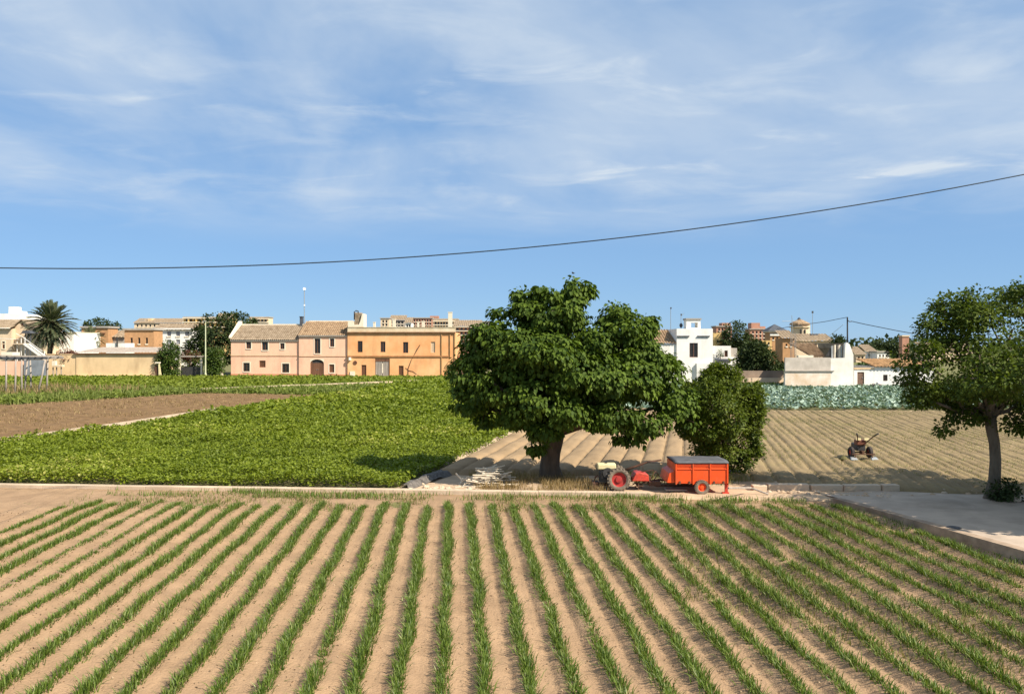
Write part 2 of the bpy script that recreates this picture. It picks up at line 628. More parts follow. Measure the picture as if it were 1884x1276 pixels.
sheet('grass_verge', LEFTG, .003, M_dark_soil)

# ploughed field: raised beds with furrows between
PU, PS, PD = .78, .215, 28.0


def plough_front(x0):
    return np.interp(x0, [-3, 5.5, 8.5, 11.5, 14, 20, 60], [28.5, 28.3, 26.95, 26.2, 24.75, 24.4, 24.2])


nu, nt = 66 * 12 + 1, 84
u = np.linspace(0, 66, nu)
xf = -2.75 + u * PU
Yf = plough_front(xf)
t = np.linspace(0, 1, nt) ** 1.3
Yg = Yf[None, :] + t[:, None] * (56.2 - Yf[None, :])
Xg = xf[None, :] + PS * (Yg - PD)
fr = u - np.floor(u)
prof = np.sqrt(np.clip(1 - np.abs(2 * fr - 1) ** 2.6, 0, 1))
amp = np.interp(xf, [0, 4, 7.5, 12, 20], [.16, .15, .12, .105, .085])
Zg = .03 + np.interp(xf, [0, 6, 10], [.07, .05, .0])[None, :] + (amp * prof)[None, :] * (.85 + .3 * vnoise(Xg * .8, Yg * .5, 3))
Zg += .03 * (vnoise(Xg * 6, Yg * 5, 5) - .5) + .025 * (vnoise(Xg * 12, Yg * 10, 6) - .5) + .04 * (vnoise(Xg * 2, Yg * 1.5, 11) - .5)
Zg += np.interp(xf, [7, 9], [0, 1])[None, :] * ((-.055) * np.exp(-((fr[None, :] - .5) / .09) ** 2) * np.clip(1.6 * vnoise(Xg * .5, Yg * .35, 15), .2, 1.2) + .025 * (vnoise(Xg * 3.1, Yg * 2.2, 16) - .5) + .02 * (vnoise(Xg * 1.1, Yg * .6, 17) - .5))
Zg[0, :] = .0
Yg[0, :] -= .16
cut = 13 * 12
M_sown = mat('sown_soil', (.255, .186, .100), .2, .6, .95, .7, 16, spec=.1, detail=8, bdist=.03, stain=((.18, .15, .06), .6, .3, (1, 1, 1)))
for nm_, a_, c_, m_ in (('ploughed_beds', 0, cut + 1, M_plough), ('sown_field', cut, nu, M_sown)):
    struct(nm_, mesh_np(np.stack([Xg[:, a_:c_], Yg[:, a_:c_], Zg[:, a_:c_]], -1).reshape(-1, 3), grid_faces(c_ - a_, nt), smooth=True), m_)

CAB = [(8, 57.2), (60, 56.9), (78, 88.5), (14, 89.5)]
sheet('cabbage_field_soil', CAB, .006, M_dark_soil)
sheet('dirt_strip', [(8, 56.2), (62, 56.0), (62, 56.9), (8, 57.2)], .012, M_track)

# dirt track with the tractor, and the raised concrete drive at the side
TR = [(-3.9, kerb_y(-3.9) + .32), (4.3, kerb_y(4.3) + .32), (4.3, 24.35), (9.3, 23.95), (11.2, 25.2), (11.6, 26.2), (8.5, 27.2), (5.5, 28.6), (-2.6, 28.8)]
tx, ty = np.linspace(-4, 12, 100), np.linspace(23.8, 29, 60)
X, Y = np.meshgrid(tx, ty)
keep = in_poly(X.ravel(), Y.ravel(), TR)
Z = .035 + .03 * vnoise(X * 1.5, Y * 3, 21) + .02 * vnoise(X * 6, Y * 6, 22)
Z = np.where(keep.reshape(X.shape), Z, -.12)
fc = grid_faces(100, 60)
fc = fc[keep[fc].any(1)]
struct('dirt_track', mesh_np(np.stack([X, Y, Z], -1).reshape(-1, 3), fc, smooth=True), M_track)


def drive_z(y):
    return float(np.interp(y, [6, 17.2, 22.5, 24.3], [.30, .215, .13, .085]))


edge = [(wall_x(y) + .22, y) for y in (6, 9, 12, 14, 16, 17.5, 19, 20.5, 22, 23, 23.9)]
b = MB()
for i in range(len(edge) - 1):
    (xa, ya), (xb, yb) = edge[i], edge[i + 1]
    b.poly([(xa, ya, drive_z(ya)), (45, ya, drive_z(ya)), (45, yb, drive_z(yb)), (xb, yb, drive_z(yb))])
b.poly([(edge[-1][0], 23.9, drive_z(23.9)), (45, 23.9, drive_z(23.9)), (45, 24.2, .085), (20, 24.35, .085), (13.6, 24.65, .085), (11.2, 25.3, .085), (9.4, 24.6, .085)])
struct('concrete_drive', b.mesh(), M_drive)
b = MB()
for i in range(len(edge) - 1):
    (xa, ya), (xb, yb) = edge[i], edge[i + 1]
    za, zb = drive_z(ya) + .012, drive_z(yb) + .012
    p = [(xa - .22, ya, -.5), (xa + .04, ya, -.5), (xa + .04, ya, za), (xa - .22, ya, za)]
    q = [(xb - .22, yb, -.5), (xb + .04, yb, -.5), (xb + .04, yb, zb), (xb - .22, yb, zb)]
    b.poly([p[0], p[3], q[3], q[0]]); b.poly([p[3], p[2], q[2], q[3]]); b.poly([p[2], p[1], q[1], q[2]])
b.solo('retaining_wall', M_kerbside, 'low brown concrete wall holding up the shaded concrete drive', 'wall')

# concrete channel edge between the near field and the bean field
b = MB()
seg = np.linspace(0, 1, 33)
for i in range(32):
    (xa, ya) = (KA[0] + (KB[0] - KA[0]) * seg[i], KA[1] + (KB[1] - KA[1]) * seg[i])
    (xb, yb) = (KA[0] + (KB[0] - KA[0]) * (seg[i + 1] - .0001), KA[1] + (KB[1] - KA[1]) * (seg[i + 1] - .0001))
    dz = random.uniform(-.004, .004)
    dy = random.uniform(-.004, .004)
    b.prism([(xa, ya + dy, -.3), (xb, yb + dy, -.3), (xb, yb + dy, .115 + dz), (xa, ya + dy, .115 + dz)], (0, .27, 0))
b.solo('channel_kerb', M_conc, 'long pale concrete channel kerb along the front of the bean field', 'kerb', bevel=.012)
kx0 = 3.18                                                     # scrawled marks on the kerb front, near the tractor
ky = lambda x: kerb_y(x) - .026
gr_ = thing('painted_marks', 'small dark scrawled marks on the kerb front below the tractor', 'graffiti', (kx0, kerb_y(kx0), 0))
for (x0, z0, x1, z1) in ((0, .0, 0, .07), (0, .07, .06, .07), (.06, .07, .06, 0), (.12, 0, .12, .075), (.12, .04, .17, .07), (.22, 0, .22, .07), (.22, .07, .27, .05)):
    MB().tube([(kx0 + x0, ky(kx0 + x0), .01 + z0), (kx0 + x1 + 1e-3, ky(kx0 + x1), .01 + z1)], .008, 4).build('stroke', M_dkmetal, gr_)

# pale ditch edges between fields


def strip(name, pts, wdt, h, m, label, cat='kerb'):
    b = MB()
    n = len(pts)
    for i in range(n - 1):
        a, c = Vector((*pts[i], 0)), Vector((*pts[i + 1], 0))
        k = max(1, int((c - a).length / 2.5))
        for j in range(k):
            p, q = a.lerp(c, j / k), a.lerp(c, (j + 1) / k - .004)
            d = (q - p).normalized(); s = Vector((-d.y, d.x, 0)) * wdt / 2
            hh = h + random.uniform(-.02, .02)
            b.prism([p - s, q - s, q + s, p + s], (0, 0, hh))
    return b.solo(name, m, label, cat)


strip('ditch_edge', [(-2.55, 30.6), (.05, 41.6), (3.9, 56)], .16, .23, M_conc, 'pale concrete ditch edge between bean field and ploughed beds')
strip('ditch_edge', [(-36, 29.5), (-22.85, 36.55), (-21.15, 42.85), (-19.4, 55)], .14, .46, M_conc, 'thin pale ditch edge between the brown fallow field and beans')
strip('ditch_edge', [(-30.2, 79.4), (-7.0, 101.3), (3, 111)], .35, .42, M_conc, 'thin pale ditch edge across the far green field before the houses')

# ------------------------------------------------------------------ tree builder


def limb(b, p0, p1, r0, r1, n=7, wob=.12, segs=4):
    p0, p1 = Vector(p0), Vector(p1)
    L = (p1 - p0).length
    pts, rad = [], []
    for i in range(segs + 1):
        f = i / segs
        p = p0.lerp(p1, f)
        if 0 < i < segs:
            p += Vector((random.gauss(0, wob), random.gauss(0, wob), random.gauss(0, wob * .5))) * L * .5
        pts.append(p)
        rad.append(r0 + (r1 - r0) * f)
    b.tube(pts, rad, n)
    return pts


def crown_np(lobes, n_clump, n_leaf, size, clump_r, big, droop=.35, inner=.25, gap_seed=None, gap=.0, zmin=-99, sat=0):
    """lobes: (x,y,z,rx,ry,rz). Leaves in clumps spread over the lobes' outer shell, plus some inside."""
    L = np.array(lobes, float)
    if sat:                                   # small shoots standing out of each lobe make the outline ragged
        extra = []
        for lb in L:
            for _ in range(sat):
                d_ = rand_dir(1)[0]
                d_[2] = abs(d_[2]) if rng.random() < .7 else d_[2] * .5
                q = lb[:3] + d_ * lb[3:] * rng.uniform(.9, 1.15)
                r_s = rng.uniform(.16, .34)
                extra.append([*q, *(lb[3:] * r_s + .06)])
        L = np.concatenate([L, np.array(extra)])
    wgt = (L[:, 3] * L[:, 4] + L[:, 3] * L[:, 5] + L[:, 4] * L[:, 5])
    wgt = wgt ** .72
    wgt /= wgt.sum()
    out = []
    tries = n_clump * 4
    k = rng.choice(len(L), tries, p=wgt)
    d = rand_dir(tries)
    d[:, 2] = np.where(d[:, 2] < -.3, d[:, 2] * .6, d[:, 2])
    isin = rng.random(tries) < inner
    rad = np.where(isin, rng.uniform(.3, .85, tries), rng.uniform(.84, 1.06, tries))
    P = L[k, :3] + d * L[k, 3:] * rad[:, None]
    ok = P[:, 2] > zmin
    for j in range(len(L)):
        q = ((P - L[j, :3]) / L[j, 3:])
        deep = (q * q).sum(1) < .5
        ok &= ~(deep & (k != j) & ~isin)
    if gap_seed is not None:
        nn = vnoise(P[:, 0] * 1.5 + P[:, 1] * .7, P[:, 2] * 1.5 + 50, gap_seed)
        ok &= (nn > gap) | isin
    P, d, k = P[ok][:n_clump], d[ok][:n_clump], k[ok][:n_clump]
    cen = L[k, :3]
    n = len(P)
    Pc = np.repeat(P, n_leaf, 0)
    dc = np.repeat(d, n_leaf, 0)
    off = rand_dir(n * n_leaf)
    pos = Pc + off * clump_r * rng.random((n * n_leaf, 1)) ** .5 * np.array([1, 1, .75])
    ax = off * .8 + dc * .55 + np.array([0, 0, -droop * 1.6]) + rng.normal(0, .25, off.shape)
    nm = np.array([0, 0, .75]) + dc * .7 + rng.normal(0, .35, off.shape)
    sz = size * rng.uniform(.65, 1.2, len(pos))
    ct = rng.random(n)
    tint = np.clip(np.repeat(ct, n_leaf) * .55 + rng.random(len(pos)) * .5, 0, 1)
    return leaves(pos, ax, nm, sz, big, tint), P


def make_tree(name, label, base, lobes, trunk_pts, trunk_r, lm, bm, n_clump, n_leaf, size, clump_r, big=False, cat='tree', twigs=60, group=None, **kw):
    root = thing(name, label, cat, base, group)
    o = Vector(base)
    b = MB()
    b.tube(trunk_pts, trunk_r, 12)
    top = Vector(trunk_pts[-1])
    (V, Fc, T), P = crown_np(lobes, n_clump, n_leaf, size, clump_r, big, **kw)
    hubs = [top]
    for lb in lobes:
        c = Vector(lb[:3])
        if c.z < top.z + .4:
            continue
        pts = limb(b, top + Vector((0, 0, -.1)), top.lerp(c, .9), trunk_r[-1] * .6, trunk_r[-1] * .09, 7)
        hubs += pts[1:]
    if len(P) and twigs:
        for i in rng.choice(len(P), min(twigs, len(P)), replace=False):
            p = Vector(P[i])
            h = min(hubs, key=lambda q: (q - p).length)
            limb(b, h, p, trunk_r[-1] * .18, trunk_r[-1] * .05, 5, .1, 3)
    b.build('trunk', bm, root, smooth=True)
    me = mesh_np(V - np.array(o), Fc, T)
    link('crown', me, lm, root)
    return root


def lobe(px, py, rx, ry, D, dy=0.0, ry_m=None):
    """lobe seen at (px,py) with pixel radii, at depth D+dy"""
    Dd = D + dy
    s = Dd / F
    return (wx(px, Dd), Dd, wz(py, Dd), rx * s, ry_m if ry_m else (rx + ry) * .5 * s, ry * s)


# ------------------------------------------------------------------ fig tree, bush and the tree by the drive
DF = 27.6
fb = (wx(1014, DF), DF, 0.02)
fig_l = [lobe(1052, 532, 30, 20, DF, -.2), lobe(1010, 548, 28, 17, DF, -.1), lobe(965, 548, 20, 10, DF, 0), lobe(1074, 540, 14, 11, DF, -.1), lobe(1040, 555, 30, 22, DF, -.4), lobe(1025, 585, 48, 34, DF, -.3), lobe(975, 590, 44, 34, DF, -.2), lobe(925, 598, 36, 26, DF, 0),
         lobe(1130, 584, 28, 20, DF, 0), lobe(1150, 615, 40, 34, DF, -.2), lobe(1090, 632, 40, 30, DF, -.5), lobe(1190, 605, 10, 20, DF, 0), lobe(1185, 650, 40, 34, DF, 0), lobe(1215, 690, 38, 36, DF, -.1),
         lobe(895, 645, 44, 38, DF, -.1), lobe(868, 690, 40, 36, DF, -.1), lobe(866, 735, 36, 34, DF, -.2), lobe(950, 650, 52, 42, DF, -.9), lobe(1010, 660, 52, 44, DF, -1.2), lobe(1060, 690, 44, 42, DF, -1.4),
         lobe(930, 715, 50, 40, DF, -1.0), lobe(985, 735, 52, 40, DF, -1.3), lobe(955, 765, 34, 22, DF, -.8), lobe(1040, 760, 44, 30, DF, -1.2), lobe(1110, 700, 40, 44, DF, -1.2), lobe(1160, 705, 46, 44, DF, -.9),
         lobe(1125, 765, 38, 36, DF, -1.0), lobe(1180, 775, 44, 34, DF, -.6), lobe(1235, 740, 34, 40, DF, -.1), lobe(1250, 770, 20, 26, DF, 0), lobe(1000, 790, 26, 18, DF, -1.0), lobe(985, 822, 9, 9, DF, -.6),
         lobe(890, 770, 18, 12, DF, -.2), lobe(1165, 808, 26, 12, DF, -.6),
         lobe(1040, 650, 70, 60, DF, .5), lobe(950, 680, 70, 60, DF, .5), lobe(1140, 700, 75, 65, DF, .5), lobe(1040, 720, 90, 50, DF, .3)]
fig_l = [(a, b_ - .55, c, d, e, f) for (a, b_, c, d, e, f) in fig_l]
bx_, by_ = fb[0], fb[1]
make_tree('fig_tree', 'broad dark green fig tree with thick trunk beside the parked tractor', fb, fig_l,
          [(bx_ - .02, by_, -.1), (bx_, by_, .12), (bx_ - .05, by_, .5), (bx_, by_, .95), (bx_ + .08, by_, 1.35), (bx_ + .12, by_ - .05, 1.75)],
          [.56, .42, .335, .315, .33, .36], L_fig, M_bark, 3600, 16, .145, .22, True, inner=.12, droop=.7, gap_seed=5, gap=.33, twigs=110, sat=2)
b = MB()                                     # a ragged sprig standing up from the fig crown
DB = 28.2
bush_l = [lobe(1325, 770, 52, 50, DB, 0), lobe(1298, 735, 36, 34, DB, .2), lobe(1340, 715, 34, 28, DB, 0), lobe(1372, 770, 24, 44, DB, .1), lobe(1283, 785, 28, 40, DB, -.2), lobe(1365, 735, 24, 22, DB, 0),
          lobe(1335, 830, 46, 34, DB, 0), lobe(1312, 697, 18, 14, DB, 0), lobe(1328, 690, 8, 14, DB, 0), lobe(1384, 752, 14, 18, DB, .1), lobe(1386, 800, 13, 22, DB, 0), lobe(1278, 755, 14, 16, DB, 0), lobe(1352, 692, 7, 9, DB, 0), lobe(1300, 705, 8, 12, DB, 0), lobe(1360, 850, 24, 22, DB, 0), lobe(1300, 830, 26, 22, DB, 0), lobe(1318, 745, 34, 34, DB, -.9), lobe(1345, 780, 30, 34, DB, -.9), lobe(1305, 790, 28, 28, DB, -.8), lobe(1345, 678, 5, 14, DB, 0), lobe(1318, 684, 5, 12, DB, 0), lobe(1392, 722, 8, 14, DB, 0), lobe(1398, 768, 7, 14, DB, 0), lobe(1268, 730, 12, 22, DB, 0), lobe(1262, 790, 12, 18, DB, 0), lobe(1392, 830, 9, 14, DB, 0)]
bb = (wx(1335, DB), DB, .03)
make_tree('bushy_tree', 'rounded yellow green bushy tree standing behind the orange trailer', bb, bush_l,
          [(bb[0], DB, -.05), (bb[0] - .05, DB, .4), (bb[0], DB, .8)], [.13, .10, .08], L_bush, M_bark, 1900, 20, .10, .20, cat='tree', inner=.15, droop=.2, gap_seed=9, gap=.36, twigs=70, sat=3)
DR = 23.9
rb = (wx(1828, DR), DR, .06)
right_l = [lobe(1800, 640, 78, 62, DR, 0), lobe(1745, 610, 52, 42, DR, .3), lobe(1700, 665, 46, 36, DR, -.2), lobe(1690, 700, 38, 28, DR, .2), lobe(1815, 565, 54, 34, DR, .2),
           lobe(1765, 565, 36, 26, DR, 0), lobe(1880, 560, 60, 36, DR, 0), lobe(1880, 650, 76, 72, DR, -.4), lobe(1800, 710, 84, 40, DR, -.8), lobe(1760, 730, 46, 30, DR, .6), lobe(1690, 735, 22, 16, DR, 0),
           lobe(1960, 600, 80, 70, DR, .2), lobe(1975, 700, 80, 50, DR, 0), lobe(1880, 735, 66, 28, DR, 0), lobe(1735, 790, 13, 10, DR, 0), lobe(1780, 765, 34, 18, DR, 0), lobe(1900, 780, 50, 22, DR, -.5), lobe(1840, 690, 80, 50, DR, -2.2),
           lobe(1930, 660, 80, 60, DR, 2.0)]
rx_ = rb[0]
make_tree('shade_tree', 'airy small leaved tree with slender leaning trunk beside the concrete drive', rb, right_l,
          [(rx_ - .05, DR, -.05), (rx_ - .03, DR, .15), (rx_ + .03, DR, .6), (rx_ + .06, DR, 1.2), (rx_ + .03, DR, 1.7), (rx_ - .06, DR, 2.15), (rx_ - .10, DR, 2.5)],
          [.29, .225, .165, .15, .145, .155, .165], L_right, M_bark2, 2100, 14, .115, .23, inner=.2, droop=.3, gap_seed=14, gap=.42, twigs=190, sat=2)
SB = (wx(1848, 23.6), 23.55, .06)
make_tree('base_shrub', 'dark little shrub sprouting at the foot of the shade tree', SB,
          [lobe(1840, 905, 22, 18, 23.55, 0), lobe(1860, 900, 14, 18, 23.5, 0), lobe(1852, 915, 26, 12, 23.5, 0)],
          [(SB[0], SB[1], 0), (SB[0], SB[1], .2)], [.03, .02], L_dark, M_bark2, 70, 14, .10, .14, cat='shrub', twigs=25, inner=.3)
s = MB().box(wx(1862, 23.4), wx(1876, 23.4), 23.3, 23.55, .06, .26).solo('stone_block', M_conc, 'small pale stone block beside the shrub under the shade tree', 'stone', bevel=.03)
# crown of the next tree along the drive, whose shade lies over it
nb = (18.2, 18.4, .15)
make_tree('shade_tree', 'tree just beyond the picture edge shading the concrete drive', nb,
          [(18.2, 18.4, 4.9, 2.8, 2.2, 1.7), (16.1, 18.2, 4.5, 1.8, 1.5, 1.3), (20.5, 18.1, 4.7, 2.2, 2.2, 1.5), (18, 20.8, 4.7, 2.2, 1.6, 1.4), (21.5, 21.3, 4.7, 2.2, 1.6, 1.4), (23.5, 18.9, 4.4, 2.2, 2.0, 1.4), (19.5, 22.6, 4.9, 2.0, 1.4, 1.2), (15.9, 20.4, 4.7, 1.8, 1.6, 1.2)],
          [(18.2, 18.4, -.1), (18.15, 18.4, 1.2), (18.2, 18.4, 2.6)], [.24, .16, .15], L_right, M_bark2, 2400, 16, .26, .40, twigs=30, inner=.35)

# ------------------------------------------------------------------ two-wheel tractor and trailer
R_red = mat('faded_red_paint', (.55, .055, .03), .25, 5, .5, .1, 25, spec=.4, stain=((.16, .07, .04), .8, 7, (1, 1, 1)))
R_orange = mat('orange_red_paint', (.78, .085, .012), .10, 3, .45, .06, 25, spec=.45, stain=((.42, .11, .04), .75, 3.5, (1, 1, .5)))
M_rubber = mat('dusty_rubber', (.17, .135, .10), .25, 6, .9, .3, 25, stain=((.30, .23, .16), .7, 6, (1, 1, 1)))
M_tank = mat('cream_tank', (.72, .62, .34), .15, 4, .5, .05, 20)
M_iron = mat('rusty_iron', (.10, .05, .03), .35, 6, .8, .3, 25)
M_tarp = mat('grey_tarp', (.10, .10, .105), .25, 4, .7, .3, 14)


def wheel(parent, c, R, wdt, rim_m, lugs=18, name='wheel', rimf=.62, tyre_m=None):
    """wheel with axle along Y: tyre mesh > rim, lugs"""
    c = Vector(c)
    ax = Vector((0, 1, 0))
    b = MB()
    h = wdt / 2
    b.lathe(c, ax, [(-h * .75, R * rimf), (-h, R * (rimf + .12)), (-h, R * .86), (-h * .6, R * .96), (h * .6, R * .96), (h, R * .86), (h, R * (rimf + .12)), (h * .75, R * rimf), (-h * .75, R * rimf)], 28)
    for i in range(lugs):
        a = 2 * math.pi * i / lugs
        for sgn in (-1, 1):
            a2 = a + sgn * .09
            d = Vector((math.cos(a2), 0, math.sin(a2)))
            tn = Vector((-math.sin(a2), 0, math.cos(a2)))
            p = c + d * R * .90
            q = [p - tn * .022 + ax * (sgn * h * 1.0), p + tn * .022 + ax * (sgn * h * 1.0), p + tn * .03 + ax * (sgn * h * .05), p - tn * .014 + ax * (sgn * h * .05)]
            b.prism(q, d * R * .11)
    w_ = b.build(name, tyre_m or M_rubber, parent)
    r = MB()
    r.lathe(c, ax, [(-h * .72, R * rimf), (-h * .55, R * rimf * .93), (-h * .1, R * rimf * .9), (-h * .05, R * .30), (-h * .55, R * .27), (-h * .6, R * .12), (-h * .6, 0)], 24)
    r.lathe(c, ax, [(h * .72, R * rimf), (h * .1, R * rimf * .9), (h * .05, 0)], 24)
    r.build('rim', rim_m, w_, smooth=False)
    return w_


TD = 25.35


def tp(px, py, dy=0.0):
    return Vector((wx(px, TD + dy), TD + dy, wz(py, TD + dy)))


tr = thing('two_wheel_tractor', 'red two-wheel tractor with big lugged tyres and cream fuel tank', 'tractor', (wx(1140, TD), TD, .05))
s_ = TD / F
wc = Vector((wx(1138.5, TD), TD, .05 + 21.5 * s_))
R_rim = mat('dull_red_rim', (.40, .035, .03), .25, 5, .6, .1, 25, stain=((.13, .06, .04), .8, 8, (1, 1, 1)))
wheel(tr, wc, 21.5 * s_, .17, R_rim, 20)
wheel(tr, wc + Vector((.0, .62, 0)), 21.5 * s_, .17, R_rim, 20)
b = MB().tube([wc, wc + Vector((0, .62, 0))], .035, 8)
b.build('axle', M_iron, tr)
# engine ahead of the axle
e0 = tp(1112, 884, .30)
b = MB().box(e0.x - .16, e0.x + .20, TD + .12, TD + .50, .30, .60)
for i in range(7):
    b.box(e0.x - .14 + i * .045, e0.x - .12 + i * .045, TD + .06, TD + .56, .42, .66)
b.build('engine', M_dkmetal, tr, bevel=.01)
b = MB().lathe((e0.x + .08, TD + .08, .60), (0, 1, 0), [(0, 0), (-.03, .06), (-.03, .155), (.0, .165), (.09, .165), (.09, .0)], 22)
b.build('flywheel_cover', M_dkmetal, tr)
t0, t1 = tp(1099, 866, .2), tp(1133, 857, .2)
b = MB().box(t0.x, t1.x, TD + .10, TD + .46, .70, .88)
b.build('fuel_tank', M_tank, tr, bevel=.035)
b = MB().lathe((t0.x + .28, TD + .28, .88), (0, 0, 1), [(0, .045), (.03, .045), (.03, 0)], 12)
b.build('tank_cap', M_dkmetal, tr)
b = MB().tube([(e0.x - .2, TD + .2, .5), (e0.x - .3, TD + .2, .45), (e0.x - .33, TD + .2, .3)], .03, 8).box(e0.x - .3, e0.x - .18, TD + .15, TD + .5, .14, .3)
b.build('exhaust', M_iron, tr)
b = MB().box(wc.x - .75, wc.x - .05, TD + .24, TD + .38, .17, .25).box(wc.x - .80, wc.x - .72, TD + .02, TD + .60, .12, .30)
b.box(wc.x - .75, wc.x - .45, TD + .05, TD + .20, .10, .16)
b.build('front_frame', M_iron, tr, bevel=.01)
b = MB().box(wc.x - .10, wc.x + .22, TD + .22, TD + .42, .22, .58).box(wc.x + .15, wc.x + .5, TD + .26, TD + .38, .30, .44)
b.build('gearbox', M_iron, tr, bevel=.02)
# red cover over the tiller behind
c0, c1 = wx(1163, TD), wx(1193, TD)
b = MB().prism([(c0, TD - .02, .36), (c1 + .02, TD - .02, .36), (c1, TD - .02, .56), (c0 + .26, TD - .02, .62), (c0 + .12, TD - .02, .60)], (0, .62, 0))
b.build('tiller_cover', R_red, tr, bevel=.02)
b = MB().tube([(c0 + .2, TD, .2), (c0 + .2, TD + .6, .2)], .03, 8)
for i in range(5):
    for k in range(4):
        a = k * math.pi / 2 + i * .5
        p = Vector((c0 + .2, TD + .04 + i * .13, .2))
        d = Vector((math.cos(a), 0, math.sin(a)))
        b.tube([p, p + d * .12, p + d * .14 + Vector((.04, .03, 0))], [.012, .012, .008], 5)
b.build('tiller_tines', M_iron, tr)
# handlebar swung back and up
h0, h1, h2, h3 = tp(1146, 866, .3), tp(1168, 858, .3), tp(1190, 850, .3), tp(1217, 846, .3)
hb = MB().tube([h0, h1, h2, h3], [.045, .035, .03, .026], 8).build('handlebar', M_iron, tr, smooth=True)
MB().tube([h2 + Vector((0, .02, 0)), h2 + Vector((.12, -.18, .02)), h3 + Vector((0.02, -.2, -.05))], .018, 8).tube([h2, h2 + Vector((.1, .2, .0)), h3 + Vector((.02, .24, -.02))], .018, 8).build('grip', M_dkmetal, hb, smooth=True)
b = MB()
for (pa, pb) in (((1196, 884), (1206, 866)), ((1200, 886), (1211, 872)), ((1176, 868), (1204, 864)), ((1206, 866), (1213, 876))):
    b.tube([tp(*pa, .25), tp(*pb, .25)], .014, 6)
b.tube([tp(1183, 869, .3), tp(1183, 852, .3)], .008, 5)
b.build('control_levers', M_iron, tr, smooth=True)
for q in (((1110, 866), (1122, 874), (1140, 868), (1150, 866)), ((1120, 876), (1142, 880), (1168, 874), (1200, 872)), ((1104, 872), (1098, 882), (1108, 892))):
    MB().tube([tp(px_, py_, .1) for px_, py_ in q], .011, 5).build('hose', M_dkmetal, tr, smooth=True)
b = MB().tube([tp(1192, 886, .3), tp(1212, 882, .3), tp(1240, 884, .3)], .035, 8).box(wx(1186, TD), wx(1200, TD), TD + .2, TD + .42, .26, .46)
b.build('hitch', M_iron, tr)

# trailer
LD = 24.85
tl = thing('farm_trailer', 'bright orange box trailer under a grey cover on small red wheels', 'trailer', (wx(1290, LD), LD, .05))
x0, x1 = wx(1244, LD), wx(1338.5, LD)
y0, y1 = LD, LD + 1.3
zb, zt = wz(887, LD), wz(853, LD)
b = MB().box(x0, x1, y0, y1, zb - .03, zb)
b.build('bed', R_orange, tl)
th = .03
n_p = 3
for k in range(n_p):
    a, c = x0 + (x1 - x0) * k / n_p, x0 + (x1 - x0) * (k + 1) / n_p
    for (yy, sg) in ((y0, -1), (y1 - th, 1)):
        b = MB().box(a + .004, c - .004, yy, yy + th, zb + .003, zt)
        o = yy - .022 if sg < 0 else yy + th
        b.box(a + .03, c - .03, o, o + .022, zt - .17, zt - .145)
        b.box(a + .03, c - .03, o, o + .022, zt - .065, zt - .04)
        b.build('side_panel', R_orange, tl, bevel=.005)
for k in range(n_p + 1):
    a = x0 + (x1 - x0) * k / n_p
    MB().box(a - .02, a + .02, y0 - .030, y0 - .0225, zb - .06, zt + .004).build('stake', R_orange, tl)
MB().box(x0 - .03, x0 - .002, y0, y1, zb, zt).build('front_board', R_orange, tl)
MB().box(x1 + .002, x1 + .03, y0, y1, zb, zt).build('tailgate', R_orange, tl)
MB().prism([(x0 - .27, y0 + .05, zb - .02), (x0 - .034, y0 + .05, zb - .02), (x0 - .034, y0 + .05, zt - .22), (x0 - .20, y0 + .05, zt - .3)], (0, 1.2, 0)).build('front_locker', R_orange, tl, bevel=.01)
# sagging cover
n = 14
gxx, gyy = np.linspace(x0 - .04, x1 + .03, n), np.linspace(y0 - .035, y1 + .035, 9)
X, Y = np.meshgrid(gxx, gyy)
Z = zt + .012 + .035 * vnoise(X * 3, Y * 3, 31)
V = np.stack([X, Y, Z], -1)
V[0, :, 2] = zt + .006
V[-1, :, 2] = zt + .006
me = mesh_np((V - np.array(tl.location)).reshape(-1, 3), grid_faces(n, 9), smooth=True)
o = link('cover', me, M_tarp, tl)
md = o.modifiers.new('solid', 'SOLIDIFY'); md.thickness = .05; md.offset = 1
b = MB().box(x0 - .2, x1 - .02, y0 + .28, y0 + .36, zb - .10, zb - .032).box(x0 - .2, x1 - .02, y1 - .36, y1 - .28, zb - .10, zb - .032)
b.build('chassis', M_iron, tl)
wr = 13.2 * LD / F
wcx = wx(1290.5, LD)
wheel(tl, (wcx, LD - .06, .05 + wr), wr, .12, R_orange, 22, rimf=.55)
wheel(tl, (wcx, LD + 1.36, .05 + wr), wr, .12, R_orange, 22, rimf=.55)
MB().tube([(wcx, LD - .06, .05 + wr), (wcx, LD + 1.36, .05 + wr)], .025, 8).box(wcx - .03, wcx + .03, y0 + .26, y0 + .38, .05 + wr, zb - .03).box(wcx - .03, wcx + .03, y1 - .38, y1 - .26, .05 + wr, zb - .03).build('axle', M_iron, tl)
MB().box(wx(1212, LD), wx(1276, LD), LD + .58, LD + .68, .17, .24).box(wx(1200, LD), wx(1222, LD), LD + .52, LD + .74, .2, .34).build('drawbar', M_iron, tl, bevel=.01)
MB().box(wx(1228, LD), wx(1268, LD), LD + .25, LD + .6, .10, .14).build('footboard', M_greywood, tl)
MB().box(x1 - .07, x1 + .02, y0 + .02, y0 + .08, .10, zb - .03).box(x1 - .15, x1 + .05, y0 - .02, y0 + .12, .055, .10).build('stand', R_red, tl)
MB().box(x1 - .02, x1 + .025, y0 - .03, y0 - .002, zb - .12, zb - .03).build('tail_lamp', R_red, tl)
for k in range(n_p):
    for g in (.22, .78):
        a = x0 + (x1 - x0) * (k + g) / n_p
        MB().box(a - .025, a + .025, y0 - .022, y0 - .001, zb - .05, zb + .04).build('hinge', M_iron, tl)
